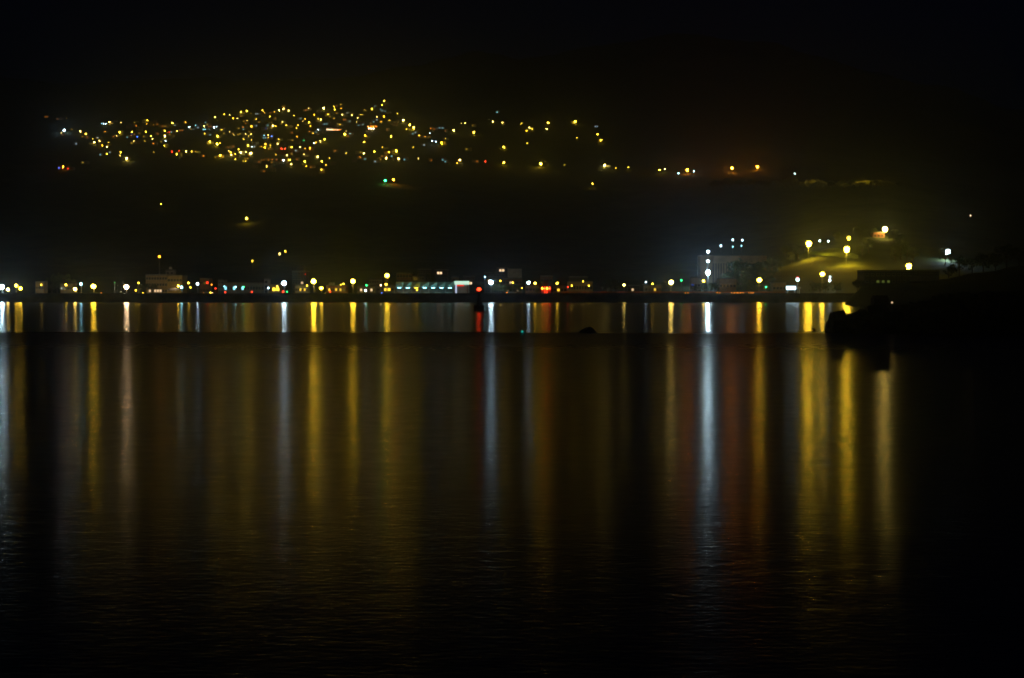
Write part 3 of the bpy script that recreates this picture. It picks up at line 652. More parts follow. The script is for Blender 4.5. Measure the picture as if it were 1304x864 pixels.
# shop with lit white fascia
a, b = ray(578.6, 358.2, 764), ray(597.5, 362.6, 764); w = b.x - a.x
t = thing('corner_shop', 'shop with a wide glowing white fascia and red sign at the market right end', 'shop', (a.x, 764, GZ))
bm = new(); bm_box(bm, .2, w - .2, .6, 8, 0, b.z - GZ); obj('wall', bm, M['white'], t)
bm = new(); bm_box(bm, 0, w, 0, .5, b.z - GZ, a.z - GZ); bm.verts.ensure_lookup_table(); obj('fascia', bm, mat('fascia_lit', (.4, .5, .45), emit=1.0, ecol=(.62, .95, .74)), t)
bm = new(); bm_box(bm, 1.3, 4.8, .3, .58, b.z - GZ - .9, b.z - GZ - .15); obj('red_sign', bm, glow('r', 1.0), t)
bm = new(); bm_box(bm, .5, 1.15, .2, .55, 0, b.z - GZ - .1); obj('lit_pillar', bm, mat('pillar_glow', (.5, .5, .6), emit=.9, ecol=(.62, .72, 1)), t)  # its lit look is put in as the pillar's own glow
bm = new(); bm_box(bm, w - 1.2, w - .75, .2, .55, 0, b.z - GZ - .1); obj('pillar', bm, M['brick'], t)
# blank billboard on a brown block
t = block(640, 665, 355.8, 800, 'brown block carrying the large blank grey panel', m='brown', cols=6, rows=2, lit=((0, 1), (0, 4), (1, 2)), winc='p', winL=.8, d=9)
a, b = ray(646.6, 343.6, 801), ray(664.5, 355.4, 801); w = b.x - a.x
t = thing('billboard', 'large blank grey panel standing on the brown block roof', 'billboard', ((a.x + b.x) / 2, 801, b.z + .45))
bm = new(); bm_box(bm, -w / 2, w / 2, 0, .4, .2, a.z - b.z); obj('panel', bm, M['white'], t)
for s in (-.35, .35):
    bm = new(); bm_tube(bm, [(w * s, .6, -.6), (w * s, .5, a.z - b.z)], [.12, .12], 6); obj('post', bm, M['pole'], t)
bm = new(); bm_tube(bm, [(-w * .4, .3, a.z - b.z), (-w * .4, .3, a.z - b.z + 1.8)], [.07, .05], 5); obj('lightning_rod', bm, M['pole'], t)
block(632, 646, 341.5, 845, 'dark apartment block with two roof lights left of the blank panel', m='dark', cols=4, rows=5, lit=((4, 1), (4, 2)), winL=1.5, d=10)
block(617, 632, 348, 846, 'dark block behind the bright white street lamp by the lit tree', m='dark', cols=4, rows=4, lit=((2, 1),), d=10)
p = ray(695, 369, 770); temple((p.x, 768, GZ + .1), 4.8, 'small shore temple glowing red under its lanterns', .85, kk=1.1, c1='r', c2='o')
block(688.5, 703.5, 352.5, 790, 'dark reddish block behind the glowing red temple', m='brown', cols=4, rows=2, d=7)
block(669, 687, 364, 776, 'low yellow lit house left of the red temple', m='plaster', cols=4, rows=1, d=7, ww=1.4)
block(704.5, 722, 365, 778, 'low house right of the red temple with lit front', m='plaster', cols=4, rows=1, lit=((0, 1),), winc='y', winL=2, d=7)
block(723, 754.5, 360, 772, 'yellow villa with dark windows behind the road rail', 'villa', m='plaster', cols=9, rows=1, d=9, ww=1.5, wh=1.7)
block(725, 748, 353.6, 786, 'dark upper storey set back over the yellow villa', m='dark', cols=5, rows=1, d=8)
for u, lb in ((728, 'wall lamp post near the left end of the yellow villa'), (742.5, 'tall thin lamp before the yellow villa middle'), (750, 'low lamp before the yellow villa right end')):
    shore_lamp(u, 364 if u != 742.5 else 358.6, 1, 'y', lb, 766, k=2.4 if u != 742.5 else 1.5)
block(800, 815, 364.5, 800, 'low dark shed right of the lone yellow lamp', 'shed', m='dark', cols=4, rows=1, lit=((0, 1),), d=7, winL=1)
block(820, 825.5, 364, 790, 'small white kiosk by the low sheds', 'kiosk', m='white', cols=1, rows=1, d=4)
block(826, 842, 364.2, 788, 'low cream shed with lit front, left of the yellow lamp', 'shed', m='plaster', cols=5, rows=1, lit=((0, 2),), winc='y', winL=1.5, d=7)
shore_lamp(831, 361.7, 2, 'y', 'small yellow lamp on the low cream shed', 780, k=1.5)
block(880, 892, 354.5, 800, 'small pale hut with violet window below the terminal', 'hut', m='white', cols=3, rows=1, lit=((0, 0),), winc='b', winL=1, d=6)
block(916, 937.5, 355.8, 792, 'low tan box building right of the dazzling floodlight', m='plaster', cols=5, rows=1, d=9)
block(984, 1001, 361, 790, 'tan roadside house left of the big white sign', m='plaster', cols=4, rows=1, d=8)
# concrete terminal on the slope
Yt = 940
a, b = ray(892, 325.4, Yt), ray(976, 335.5, Yt); w = b.x - a.x; bz = GZ + 3
TC = mat('terminal_concrete', (.34, .22, .12), .85, .25, .25); TD = mat('terminal_brick', (.12, .075, .05), .85, .3, .5)
t = thing('concrete_terminal', 'large beige concrete terminal with a long upper deck on ribs', 'terminal', (a.x, Yt, bz))
zt = a.z - bz; z1 = b.z - bz; x1 = ray(910, 0, Yt).x - a.x
bm = new(); bm_box(bm, 0, x1 - .6, 0, 14, -4, zt); obj('stair_tower', bm, TC, t)
bm = new(); bm_box(bm, x1, w, -1, 16, z1, zt - .3); obj('upper_deck', bm, TC, t)
bm = new(); bm_box(bm, x1 - .5, x1 + 13.5, 0, 14, -4, z1 - .01); obj('wall', bm, TD, t)
for k in range(9):
    xx = x1 + .4 + k * 1.6; zb = 1.0 + k * .7
    bm = new(); bm_box(bm, xx, xx + .6, -.8, -.01, zb, z1 - .02); obj('rib', bm, TC, t)
for k in range(6):
    xx = x1 + 15 + k * 4.2
    bm = new(); bm_box(bm, xx, xx + .7, 0, .7, -4, z1 - .01); obj('column', bm, TD, t)
# floodlight mast in front of the terminal
YM = 900; p0 = ray(901.6, 347.4, YM)
t = thing('floodlight_mast', 'dazzling white floodlight on a tall mast with two smaller lights above', 'floodlight', (p0.x, YM + 1, GZ))
zz = [ray(901.6, v, YM).z - GZ for v in (347.4, 333, 320.8)]
bm = new(); bm_tube(bm, [(0, 0, 0), (0, 0, zz[1]), (0, 0, zz[2] + 1)], [.35, .25, .14], 8); obj('pole', bm, M['pole'], t)
for k, (z, r, I) in enumerate(zip(zz, (1.15, .65, .65), (1200, 60, 60))):
    bm = new(); bm_box(bm, -r * .5, r * .5, -.9, -.1, z + r * .95, z + r * 1.15); obj('bracket', bm, M['pole'], t)
    bm = new(); bm_ico(bm, (0, -1, z), r, 2); obj('floodlight_lens', bm, glow('w', I / math.pi / r / r), t)
# white sign and small traffic lights
a = ray(1002.5, 365.2, 745); b = ray(1020, 369.2, 745)
t = thing('petrol_station', 'small station with a glowing white canopy and tall white sign', 'petrol station', (a.x, 745, GZ)); w = b.x - a.x
bm = new(); bm_box(bm, 0, w * .62, 0, 3, b.z - GZ, a.z - GZ + .2); obj('canopy', bm, glow('w', 3.5), t)
bm = new(); bm_box(bm, w * .62, w, .4, 2.6, b.z - GZ + .3, a.z - GZ - .2); obj('canopy_end', bm, M['white'], t)
for xx in (.5, w * .6, w - .5):
    bm = new(); bm_tube(bm, [(xx, 1.5, 0), (xx, 1.5, b.z - GZ + .1)], [.15, .15], 8); obj('post', bm, M['white'], t)
p = ray(1015.7, 356.4, 750)
t = thing('pylon_sign', 'round white pylon sign with a red top beside the white canopy', 'sign', (p.x, 750, GZ))
bm = new(); bm_tube(bm, [(0, 0, 0), (0, 0, p.z - GZ - .8)], [.16, .14], 8); obj('post', bm, M['pole'], t)
bm = new(); bm_tube(bm, [(0, -.2, p.z - GZ), (0, .2, p.z - GZ)], [.8, .8], 16); obj('sign_face', bm, glow('w', 7), t)
bm = new(); bm_box(bm, -.55, .55, -.18, .18, p.z - GZ + .95, p.z - GZ + 1.55); obj('red_top', bm, glow('r', 1.2), t)
def signal(u, v, c, cls, label, Y=731, cat='signal light', name='signal_light', k=1):
    p = ray(u, v, Y); r = SI[cls][0]; L = SI[cls][1] * k / math.pi / r / r
    t = thing(name, label, cat, (p.x, Y, GZ)); h = max(p.z - GZ, .45)
    bm = new(); bm_tube(bm, [(0, .25, 0), (0, .25, h + r + .2)], [.1, .08], 7); obj('post', bm, M['pole'], t)
    bm = new(); bm_box(bm, -r * .9, r * .9, .05, .4, h - r * 1.2, h + r * 1.2, 0, .04); obj('housing', bm, M['dark'], t)
    bm = new(); bm_ico(bm, (0, .02, h), r * .9, 2, 0, 1, .5, 1); obj('lens', bm, glow(c, L), t)
    return t
for u, v, c, cl, lb in [
 (286.9, 372.4, 'r', 3, 'red quay light under the narrow grey tower'), (320.7, 372, 'r', 3, 'red quay light in front of the long low school'),
 (360.5, 371.8, 'r', 4, 'red quay light beside a green one under the white street lamp'), (365.5, 371.8, 'g', 3, 'green quay light beside a red one under the white street lamp'),
 (420.5, 371.8, 'r', 3, 'red quay light right of the brightest yellow street lamp'), (466.7, 363.6, 'g', 4, 'green signal over the white quay light'),
 (465.5, 370.2, 'w', 4, 'white quay light under the green signal'), (486, 375.8, 'b', 3, 'blue light low on the sea wall under the tall yellow lamp'),
 (723.2, 365.8, 'r', 3, 'red signal at the left corner of the yellow villa'), (867.6, 357.2, 'g', 4, 'green traffic light right of a bright yellow street lamp'),
 (274.5, 367.7, 'r', 3, 'red-orange slanted light right of the small brown block'), (269.4, 362.8, 'o', 3, 'orange signal above the red-orange light by the brown block'),
 (268, 373, 'y', 3, 'yellow-orange low light under the red-orange light'), (531, 369.4, 'y', 3, 'orange lamp inside the market bay with the yellow glow'),
 (146, 360, 'g', 1, 'tiny green light left of the pinkish white lamp'), (52.5, 363, 'y', 3, 'yellow lamp against the orange washed shed at the left'),
 (173, 370, 'y', 3, 'yellow low lamp right of the pinkish white lamp'), (129, 374, 'o', 3, 'orange light low by the water, right of the yellow sea wall lamp'),
 (285.6, 365, 'c', 2, 'bluish light on the narrow grey tower'), (1117, 0, 'w', 1, ''),
 (1136.5, 386, 'p', 2, '')][:-2]:
    signal(u, v, c, cl, lb, 731 if v > 366 else 752, k=.2 if c in 'ro' else .15 if c == 'g' else .4)
block(45, 56, 360, 775, 'small orange washed shed at the left shore', 'shed', m='plaster', cols=3, rows=1, d=6)
block(77, 93, 361.5, 778, 'low shed glowing ochre in front of the lit trees at left', 'shed', m='plaster', cols=4, rows=1, d=7, roof='gable')
shore_lamp(84, 363, 3, 'y', 'yellow lamp hidden low before the ochre shed', 766, k=1.5)
shore_lamp(176.4, 360.5, 2, 'y', 'slim post lamp between the pinkish lamp and the dark trees', 745, k=1.2)
shore_lamp(227, 364.5, 3, 'y', 'yellow lamp throwing light on the cream wing right end', 782, k=2.5)
for k, (u, v, cl, c, lb) in enumerate(((391, 364, 2, 'y', 'small yellow lamp left of the brightest street lamp'), (353, 365, 2, 'y', 'small yellow lamp at the low yellow shop'), (341.8, 367, 2, 'w', 'small white lamp at the stair tower foot'), (437.4, 361.7, 2, 'y', 'small yellow lamp left of the second yellow street lamp'), (434, 362.9, 1, 'y', 'faint lamp left of the second yellow street lamp'),
    (485, 363.6, 2, 'p', 'small cream lamp left of the tall yellow street lamp'), (637.3, 358, 2, 'y', 'small yellow lamp over the lit green tree'), (653, 360.2, 2, 'y', 'small yellow lamp on the brown block front'), (242.5, 366.2, 2, 'y', 'faint yellow lamp between the bluish and white lamps'), (617.5, 353, 2, 'c', 'bluish lamp up left of the bright white street lamp'), (300, 365.7, 2, 'c', 'teal lamp at the school left part'), (310, 365.6, 2, 'g', 'green-teal lamp at the school middle'), (975.5, 365.8, 2, 'g', 'small greenish lamp left of the tan roadside house'), (664.5, 367, 1, 'y', 'tiny yellow light at the brown block right foot'), (182, 373.5, 1, 'y', 'tiny lamp at the foot of the dark trees'))):
    shore_lamp(u, v, cl, c, lb, 764 if v < 367 else 735)

# rail added in place of the traffic light trail, right part of road
a, b = ray(715, 371.6, 728.6), ray(1000, 371.6, 728.6)
t = thing('light_trail_rail', 'orange guard rail added in place of the traffic light trail along the shore road', 'guard rail', (0, 728.6, GZ))
bm = new(); bm_box(bm, a.x, b.x, 0, .08, .75, 1.35); obj('rail', bm, M['rail'], t)
bm = new(); n = 27
for k in range(n):
    x = a.x + (b.x - a.x) * k / (n - 1)
    pb = new(); bm_box(pb, x - .07, x + .07, .085, .2, 0, 1.3); obj('post', pb, M['pole'], t)
bm.free()
# low lamps added to wash the rail with orange light
for k in range(12):
    u = 722 + k * 23; p = ray(u, 370, 727.3)
    t = thing('rail_wash_lamp', 'x', 'rail wash lamp', (p.x, 727.2, GZ), 0, 'low lamps added to wash the guard rail with light')
    t['label'] = 'low lamp added on the sea wall to throw orange light on the guard rail'
    bm = new(); bm_tube(bm, [(0, 0, 0), (0, 0, .62)], [.09, .08], 8); bm_box(bm, -.4, .4, -.12, .02, .6, .86); obj('housing', bm, M['dark'], t)
    bm = new(); bm_box(bm, -.36, .36, .03, .08, .64, .82); obj('lens', bm, glow('o', 8), t)

# ------------------------------------------------------------------ cars
def make_car(bodym, label, tail='r', front=False):
    t = thing('parked_car', label, 'car', group=None)
    bm = new()
    side = [(-2.1, .35), (-2.12, .8), (-1.95, .95), (-1.5, 1.0), (-1.05, 1.42), (.55, 1.45), (1.15, 1.0), (2.0, .85), (2.1, .6), (2.08, .35)]
    L = [bm.verts.new((x, -.85 if z < 1.1 else -.68, z)) for x, z in side]; Rr = [bm.verts.new((x, .85 if z < 1.1 else .68, z)) for x, z in side]
    bm.faces.new(L); bm.faces.new(Rr[::-1])
    for k in range(len(side)): j = (k + 1) % len(side); bm.faces.new((L[k], Rr[k], Rr[j], L[j]))
    obj('body', bm, bodym, t)
    for s in (-1, 1):
        bm = new(); vs = [bm.verts.new((x, s * y, z)) for x, y, z in ((-1.3, .85 - .04, 1.03), (.95, .83, 1.03), (.5, .72, 1.38), (-1.0, .72, 1.38))]; bm.faces.new(vs); obj('side_window', bm, M['glass'], t)
        for x in (-1.3, 1.3):
            bm = new(); bm_tube(bm, [(x, s * .72, .33), (x, s * .9, .33)], [.33, .33], 14); wo = obj('wheel', bm, M['rubber'], t)
            bm = new(); bm_tube(bm, [(x, s * .9, .33), (x, s * .93, .33)], [.19, .17], 10); obj('rim', bm, M['pole'], wo)
        bm = new(); bm_box(bm, -2.16, -2.08, s * .62 - .2, s * .62 + .2, .66, .9); obj('tail_light', bm, glow(tail, 14), t)
        bm = new(); bm_box(bm, 2.05, 2.13, s * .6 - .2, s * .6 + .2, .58, .76); obj('headlight', bm, glow('p', 9), t)
    bm = new(); vs = [bm.verts.new(v) for v in ((-1.47, -.7, 1.04), (-1.47, .7, 1.04), (-1.1, .6, 1.4), (-1.1, -.6, 1.4))]; bm.faces.new(vs); obj('rear_window', bm, M['glass'], t)
    return t
paint1 = mat('car_paint_silver', (.4, .41, .42), .3, .05, 1, metal=.5); 
car0 = None
for k, (u, lb, rz) in enumerate([(934.7, 'first of four cars in a row with orange tail lights, at its left', .9), (938.6, 'second of four cars in a row with orange tail lights', .95), (942.4, 'third of four cars in a row with orange tail lights', 1.0), (946, 'last of four cars in a row with orange tail lights, at its right', .9), (958.4, 'car with bright tail lights under the yellow road lamp', 1.0), (955, 'car just left of the one under the yellow road lamp', 1.1), (875.5, 'lone car with orange lights left of the dazzling floodlight', 1.0), (914.8, 'lone car right below the dazzling floodlight', 1.2), (262, 'car in front of the small brown block', 0), (651, 'car parked before the brown block with the blank panel', 0.1)]):
    p = ray(u, 370.5, 738)
    if car0 is None: car0 = make_car(paint1, lb, 'o'); c = car0
    else: c = dup(car0, (0, 0, 0))
    c.location = (p.x, 739 if k < 8 else 744, GZ + .012); c.rotation_euler = (0, 0, math.pi / 2 * 1.0 - .25 + (rz - 1) if k < 8 else rz)
    c['label'] = lb; c['category'] = 'car'

# ------------------------------------------------------------------ shore trees
p = ray(634, 371, 741); tree(0, (p.x, 741, GZ), 'round tree lit yellow green right of the bright white street lamp', .68)
for u, Y, sc, lb in ((178, 734, .75, 'dark tree left in the clump right of the pinkish lamp'), (186, 733, .85, 'dark tree in the middle of the clump before the cream block'), (195, 734, .8, 'dark tree at the right of the clump before the cream block')):
    p = ray(u, 372, Y); tree(1, (p.x, Y, GZ), lb, sc * .85)
for i, (u, Y, sc, lb) in enumerate(((66, 790, 1.1, 'left lit tree behind the ochre shed'), (73, 796, 1.25, 'middle lit tree behind the ochre shed'), (81, 794, 1.35, 'tallest lit tree behind the ochre shed'), (90, 792, 1.0, 'right lit tree behind the ochre shed'), (604, 790, .85, 'tree behind the beacon left of the white street lamp'), (611, 786, .7, 'small tree behind the beacon'),
    (644, 738, .6, 'dark bush left foot of the blank panel block'), (650, 737, .55, 'dark bush right foot of the blank panel block'), (658, 737, .5, 'small dark bush left of the low yellow house'), (683.5, 742, .4, 'small lit green shrub before the low yellow house'), (772, 800, 1.0, 'dark tree right of the yellow villa'), (778, 798, .9, 'green lit tree left of the lone yellow lamp'), (784, 802, 1.0, 'dark tree behind the lone yellow lamp'),
    (846, 800, .9, 'tree behind the yellow lamp by the traffic light'), (884, 776, .5, 'lit shrub left of the yellow lamp under the floodlight'), (889, 778, .48, 'lit shrub behind the yellow lamp under the floodlight'), (899, 782, .6, 'dark shrub under the floodlight mast'), (910, 785, .6, 'dark shrub right of the floodlight mast'),
    (944, 776, .62, 'first lit bush left of the yellow road lamp'), (949, 778, .72, 'second lit bush left of the yellow road lamp'), (955, 777, .68, 'third lit bush left of the yellow road lamp'), (961, 777, .6, 'fourth lit bush beside the yellow road lamp'), (968, 780, .6, 'lit bush right behind the yellow road lamp'), (926, 800, .8, 'dark tree behind the tan box building'),
    (924, 915, 1.5, 'dark tree before the terminal ribs'), (934, 918, 1.9, 'tall dark tree before the terminal columns, at their left'), (944, 916, 2.1, 'tall dark tree before the terminal columns, in their middle'), (954, 918, 2.0, 'tall dark tree before the terminal columns, at their right'), (964, 916, 2.1, 'tall dark tree under the terminal deck right part'), (974, 918, 2.2, 'tall dark tree at the terminal deck right end'),
    (1036, 770, .75, 'shrubby tree left under the right shore yellow lamp'), (1044, 772, .8, 'shrubby tree under the right shore yellow lamp'), (1051, 770, .65, 'shrub by the pair of small white lamps'), (1066, 770, .8, 'dark tree right of the pair of small white lamps'))):
    p = ray(u, 372, Y); tree(i % 3 if i > 3 else 0, (p.x, Y, GZ - .1), lb, sc)
# near hill: grass slope, brick house, lit trees
g, p = on_hill(1119, 300, 2, 870)
t = thing('brick_house', 'small brick house beside the highest bright lamp on the near hill', 'house', (p.x, p.y, p.z - 3.2))
bm = new(); bm_box(bm, -4.3, 4.3, 0, 7, -4, 5.4); obj('wall', bm, M['brick'], t)
bm = new(); bm_box(bm, -4.6, 4.6, -.3, 7.3, 5.41, 5.8); obj('roof', bm, M['grey'], t)
for x in (-2.6, 0, 2.6): obj('window', win_mesh(None, 0, 1.4, 1.6), None, t, (x, 0, 3.0))
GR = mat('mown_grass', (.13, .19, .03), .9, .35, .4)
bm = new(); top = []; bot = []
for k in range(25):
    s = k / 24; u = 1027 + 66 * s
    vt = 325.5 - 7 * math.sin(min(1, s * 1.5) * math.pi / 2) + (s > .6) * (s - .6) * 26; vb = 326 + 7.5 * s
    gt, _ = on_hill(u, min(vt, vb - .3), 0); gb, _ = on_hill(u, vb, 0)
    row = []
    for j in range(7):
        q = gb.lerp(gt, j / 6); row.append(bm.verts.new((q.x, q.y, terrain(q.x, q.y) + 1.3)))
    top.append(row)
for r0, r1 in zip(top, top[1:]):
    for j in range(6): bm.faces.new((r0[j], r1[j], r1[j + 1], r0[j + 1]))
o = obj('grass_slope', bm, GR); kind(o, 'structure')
for i, (u, v, sc, lb) in enumerate(((1138, 302, 1.2, 'lit tree just right of the brick house'), (1146, 309, 1.0, 'lit tree below right of the brick house'), (1112, 296, 1.0, 'tree left above the brick house'), (1140, 326, 1.2, 'left lit tree over the warehouse lamp'), (1147, 324, 1.3, 'second lit tree over the warehouse lamp'), (1155, 325, 1.3, 'third lit tree over the warehouse lamp'), (1163, 326, 1.2, 'right lit tree over the warehouse lamp'), (1204, 329, 1.1, 'tree with cold light left under the white hill lamp'), (1211, 329, 1.0, 'tree with cold light right under the white hill lamp'), (1008, 328, 1.0, 'dim tree left of the grass slope'), (1016, 324, 1.1, 'dim tree touching the grass slope left tip'), (1000, 320, 1.1, 'dim tree farthest left of the grass slope'), (1098, 320, 1.0, 'dim tree right of the grass slope'), (1106, 316, 1.1, 'dim tree between grass slope and brick house'), (1066, 300, 1.0, 'dim tree above the grass slope middle'), (1092, 296, 1.0, 'dim tree above the grass slope right end'))):
    g, p = on_hill(u, v, 4, 870); tree((0, 2, 1)[i % 3], (g.x, g.y, g.z - .5), lb, sc)
# ridge road trees in silhouette before lit bank
for k in range(34):
    u = 905 + k * 7.2 + R.uniform(-2, 2); g, p = on_hill(u, 236 + R.uniform(-1, 2), 4, 1600)
    t = tree(1 + k % 2, (g.x, g.y, g.z - 1), 'dark tree standing in silhouette along the lit ridge road', R.uniform(.9, 1.4), 'silhouetted trees along the ridge road')
for u0, u1, hh in ((918, 988, 9), (1020, 1054, 9), (1076, 1144, 8)):
    bm = new(); rows = []
    for k in range(29):
        u = u0 + (u1 - u0) * k / 28; g, p = on_hill(u, 231.5, 3, 1600); e = math.sin(math.pi * k / 28) ** .4
        n1 = noise.noise(Vector((u * .22, 5, 0))) * 2
        rows.append([bm.verts.new((g.x * (1 + d / g.y), g.y + d, g.z - 1.5 + z)) for d, z in ((9, 0), (11, hh * .45 * e), (16, max(.3, hh * .85 * e + n1)), (24, max(.3, hh * e + n1)), (40, 0))])
    for a, b in zip(rows, rows[1:]):
        for j in range(4): bm.faces.new((a[j], b[j], b[j + 1], a[j + 1]))
    kind(obj('ridge_bank', bm, mat('bank_grass', (.08, .09, .02), .95, .4, .15)), 'structure')
for k, u in enumerate((1028, 1044, 1082, 1098, 1116, 1132)):  # unseen lamps facing away, added to light the bank
    g, p = on_hill(u, 231.5, 4, 1600)
    t = thing('unseen_ridge_lamp', 'unseen yellow lamp added to light the ridge bank behind the trees', 'floodlight', (p.x, p.y - 4, g.z - 1), 0, 'unseen lamps added to light the ridge bank')
    bm = new(); bm_tube(bm, [(0, 0, 0), (0, 0, 5)], [.14, .1], 6); bm_box(bm, -.7, .7, -.3, .1, 4.8, 5.8); obj('housing', bm, M['dark'], t)
    bm = new(); bm_box(bm, -.6, .6, .11, .2, 4.9, 5.7); obj('lens', bm, glow('y', 1700), t)

# ------------------------------------------------------------------ beacon in the harbour
p = ray(610, 396, 1); Yb = CAMZ * F / (396 - VH); p = ray(610, 396, Yb)
t = thing('harbour_beacon', 'dark beacon on a round base in the water with a red light', 'beacon', (p.x, Yb, 0))
bm = new(); bm_tube(bm, [(0, 0, -.6), (0, 0, 1.2), (0, 0, 1.5)], [1.3, 1.3, 1.1], 16); obj('base', bm, M['float_'], t)
bm = new(); bm_tube(bm, [(0, 0, 1.5), (0, 0, 3.2), (0, 0, 4.3)], [.62, .42, .36], 12); obj('tower', bm, M['float_'], t)
bm = new(); bm_tube(bm, [(0, 0, 4.3), (0, 0, 4.42)], [.75, .75], 14)
for k in range(8): 
    a = k * math.pi / 4; bm_tube(bm, [(math.cos(a) * .7, math.sin(a) * .7, 4.4), (math.cos(a) * .7, math.sin(a) * .7, 5.0)], [.025, .025], 5)
obj('gallery', bm, M['float_'], t)
zl = ray(610, 368.7, Yb).z
bm = new(); bm_ico(bm, (0, 0, zl), .46, 2, 0, 1.15, 1.15, .9); obj('lantern', bm, glow('r', 8), t)
bm = new(); bm_tube(bm, [(0, 0, zl + .4), (0, 0, zl + .7)], [.42, .1], 10); obj('lantern_cap', bm, M['float_'], t)

# ------------------------------------------------------------------ breakwater and rocks
YB = CAMZ * F / (424 - VH)
def rock_mesh(seed):
    bm = new(); bmesh.ops.create_icosphere(bm, subdivisions=3, radius=1); q = random.Random(seed); cuts = [(Vector((q.gauss(0, 1), q.gauss(0, 1), q.gauss(0, 1))).normalized(), q.uniform(.42, .75)) for _ in range(11)]
    for v in bm.verts:
        for n, d in cuts:
            e = v.co.dot(n)
            if e > d: v.co -= n * (e - d)
        v.co *= 1 + .12 * noise.noise(v.co * 2 + Vector((seed, 0, 0)))
    return to_mesh('breakwater_rock', bm, M['rock'])
def block_mesh(seed):
    bm = new(); q = random.Random(seed); bm_box(bm, -.8, .8, -.75, .75, -.8, .8, 0, .08)
    for v in bm.verts: v.co = Vector((v.co.x * (1 + .12 * v.co.z), v.co.y, v.co.z)) + Vector([q.uniform(-.03, .03) for _ in range(3)])
    return to_mesh('breakwater_rock', bm, M['rock'])
RM = [rock_mesh(0), block_mesh(1), rock_mesh(2), block_mesh(3), rock_mesh(4), block_mesh(5)]
bm = new(); xs = [-260 + i * .9 for i in range(340)]; rows = []
for x in xs:
    h = .02 + .05 * noise.noise(Vector((x * .25, 3, 0))) + .05 * noise.noise(Vector((x * .9, 7, 0)))
    uu = CU + x / YB * F
    if uu > 640: h -= .05
    rows.append([bm.verts.new((x, YB + yo + .4 * noise.noise(Vector((x * .3, yo, 1))), z)) for yo, z in ((-1.6, -.8), (-.9, h * .6), (0, h), (1.6, h), (2.6, h * .6), (3.6, -.8))])
for a, b in zip(rows, rows[1:]):
    for k in range(5): bm.faces.new((a[k], b[k], b[k + 1], a[k + 1]))
tag(obj('breakwater', bm, M['rock']), 'low dark stone breakwater lying across the harbour mouth', 'breakwater')
def rock(u, vtop, w, Y=None, k=0, label=None, flat=.7):
    Y = Y or YB; p = ray(u, vtop, Y)
    o = obj('breakwater_rock', RM[k % 6], None, None, (p.x, Y, p.z - w * .5 * flat * .72))
    o.scale = (w * .5, w * .45, w * .5 * flat); o.rotation_euler = (R.uniform(-.3, .3), R.uniform(-.3, .3), R.uniform(0, 6.28))
    tag(o, label or 'dark rock heaped on the tall right end of the breakwater', 'rock', None if label else 'rocks heaped on the right end of the breakwater'); return o
rock(750, 417.6, 2.9, YB - .2, 0, 'broad flat rock hump on the middle of the low breakwater', .42).rotation_euler = (0, 0, .4)
rock(1036.3, 418.5, .75, YB - .6, 2, 'small lone rock in the yellow reflection left of the rock heap', .75)
PROF = [(1063, 398), (1070, 398), (1080, 396.5), (1088, 402), (1095, 396), (1101, 390), (1110, 389), (1150, 388), (1172, 384), (1190, 375), (1240, 373), (1304, 371), (1420, 368)]  # right end raised to block the white hill lamp's reflection
q = random.Random(11)
for row, (dY, dv, w) in enumerate(((0, 0, 2.0), (1.6, 1, 2.2), (-1.4, 9, 2.0), (-2.6, 18, 1.8), (3.6, 2, 2.4))):
    u = 1068 + (row % 2) * 3
    while u < 1400:
        ww = w * q.uniform(.85, 1.2); half = ww * .5 / YB * F
        vt = max(lerp(PROF, u - half * .6), lerp(PROF, u), lerp(PROF, u + half * .6)) + dv + q.uniform(0, 1.6)
        rock(u, vt, ww, YB + dY, q.randrange(6), flat=q.uniform(.75, 1)); u += half * q.uniform(1.0, 1.5)
bm = new(); rows = []
for k in range(330):
    u = 1066 + k * 4; x = ray(u, 400, YB).x; h = max(.3, ray(u, lerp(PROF, u) + 5, YB).z) + .35 * noise.noise(Vector((x * .5, 2, 0)))
    rows.append([bm.verts.new((x, YB + yo, z)) for yo, z in ((-3.2, -.8), (-1.2, h * .7), (0, h), (3, h), (6, h * .6), (8, -.8))])
for a, b in zip(rows, rows[1:]):
    for k in range(5): bm.faces.new((a[k], b[k], b[k + 1], a[k + 1]))
bm.faces.new(rows[0])
tag(obj('rock_mound', bm, M['rock']), 'tall dark mound of the breakwater under the rock heap', 'breakwater')
# square pillar
a, b = ray(1112.5, 376.5, YB), ray(1131.5, 376.5, YB)
t = thing('concrete_pillar', 'square dark concrete pillar standing in the rock heap', 'pillar', ((a.x + b.x) / 2, YB - .3, 0)); w = b.x - a.x
bm = new(); bm_box(bm, -w / 2, w / 2, 0, w, -.5, a.z - .25, 0, .05); obj('shaft', bm, M['rock'], t)
bm = new(); bm_box(bm, -w / 2 + .12, w / 2 - .12, .12, w - .12, a.z - .25, a.z); obj('cap', bm, M['rock'], t)
p = ray(1134.5, 385.5, YB)
t = thing('marker_lamp', 'small cream lamp beside the square pillar on the rocks', 'lamp', (p.x, YB - .5, .8))
bm = new(); bm_tube(bm, [(0, 0, -.4), (0, 0, p.z - .9)], [.04, .03], 6); obj('post', bm, M['pole'], t)
bm = new(); bm_ico(bm, (0, 0, p.z - .8), .11, 2); obj('bulb', bm, glow('p', .8), t)
p = ray(665, 427, YB - 6)
t = thing('marker_float', 'tiny float with a teal light in front of the low breakwater', 'float', (p.x, p.y, 0))
bm = new(); bm_tube(bm, [(0, 0, -.2), (0, 0, .12), (0, 0, .2)], [.22, .22, .1], 10); obj('hull', bm, M['float_'], t)
bm = new(); bm_ico(bm, (0, 0, .27), .14, 2); obj('light', bm, mat('teal_marker', (.02, .05, .05), emit=.5, ecol=(.02, .8, .7)), t)

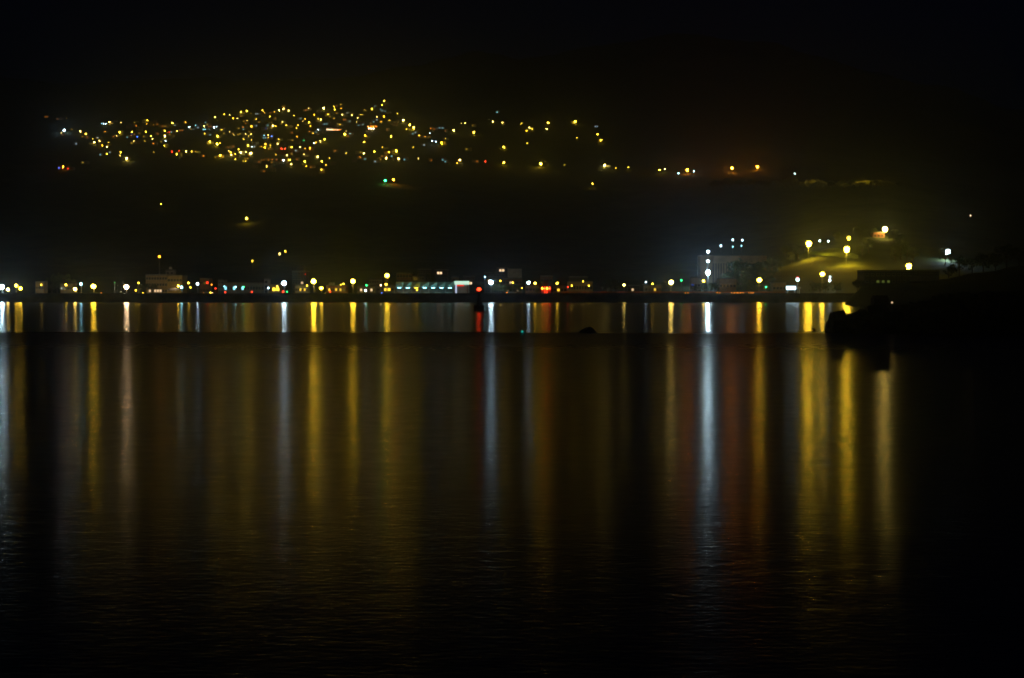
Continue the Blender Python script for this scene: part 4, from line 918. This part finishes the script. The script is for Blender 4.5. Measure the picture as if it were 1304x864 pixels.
# ------------------------------------------------------------------ dark headland with warehouse
bm = new(); rows = []
HP = [(1075, 389), (1090, 372), (1102, 362), (1180, 360), (1240, 348), (1304, 340), (1500, 330)]
for k in range(80):
    u = 1076 + k * 6
    zt = ray(u, lerp(HP, u), 560).z; r = []
    for j, Y in enumerate((500, 520, 545, 560, 600, 650)):
        x = ray(u, 300, Y).x; z = (-1, zt * .25, zt * .8, zt, zt, -1)[j]
        r.append(bm.verts.new((x, Y, z + (noise.noise(Vector((x * .1, Y * .1, 0))) * .8 if 0 < j < 5 else 0))))
    rows.append(r)
for a, b in zip(rows, rows[1:]):
    for j in range(5): bm.faces.new((a[j], b[j], b[j + 1], a[j + 1]))
bm.faces.new(rows[0])
kind(obj('headland', bm, hm), 'structure')
bzh = ray(1140, 362, 566).z - .5
t = block(1101, 1196, 346, 568, 'long dark flat-roofed warehouse on the headland with three faint windows', 'warehouse', m='dark', cols=14, rows=2, lit=((0, 2), (0, 3), (0, 4)), winc='k', winL=.12, d=12, base=bzh, ww=.9, wh=.8, name='warehouse')
a, b = ray(1158, 351.2, 567), ray(1195, 354.5, 567)
t = thing('panel_fence', 'pale panel fence strip catching light on the warehouse front', 'fence', (a.x, 566.6, b.z)); w = b.x - a.x
for k in range(9):
    bm = new(); bm_box(bm, w * k / 9 + .03, w * (k + 1) / 9 - .05, 0, .08, -1.2, a.z - b.z); obj('panel', bm, M['white'], t)
for i, (u, Y, sc) in enumerate(((1208, 575, .75), (1222, 570, .8), (1238, 580, .9), (1252, 572, .8), (1268, 570, 1.0), (1282, 575, 1.0), (1298, 572, 1.1), (1092, 560, .5), (1316, 574, 1.1))):
    p = ray(u, lerp(HP, u), Y); tree(1 + i % 2, (p.x, Y, p.z - .8), 'dark tree in silhouette on the headland beside the warehouse', sc, 'dark trees on the headland')

# ------------------------------------------------------------------ ranked labels
bins = {}
for o, u, v, ph in QUEUE:
    d, i = min((math.hypot(u - a, (v - b) * 1.3), i) for i, (a, b, _) in enumerate(MARKS))
    a, b, nm = MARKS[i]; k = int(round(math.atan2(b - v, u - a) / (math.pi / 4))) % 8
    bins.setdefault((ph, i, k), []).append((d, o))
for (ph, i, k), L in bins.items():
    L.sort(key=lambda t: t[0])
    for n, (d, o) in enumerate(L):
        first = '' if len(L) == 1 else ORD[min(n, 19)] + ' '
        o['label'] = f'{first}{ph} {DIRN[k]} {MARKS[i][2]}'

# ------------------------------------------------------------------ haze over the bay
hz = bpy.data.materials.new('night_haze'); hz.use_nodes = True; n = hz.node_tree
n.nodes.remove(n.nodes['Principled BSDF']); v = n.nodes.new('ShaderNodeVolumePrincipled')
v.inputs['Color'].default_value = (.6, .78, 1, 1); v.inputs['Density'].default_value = .00018; v.inputs['Anisotropy'].default_value = .92
n.links.new(v.outputs[0], n.nodes['Material Output'].inputs['Volume'])
bm = new(); bm_box(bm, -4200, 4200, -120, 6600, -4, 1000)
kind(obj('haze', bm, hz), 'stuff')
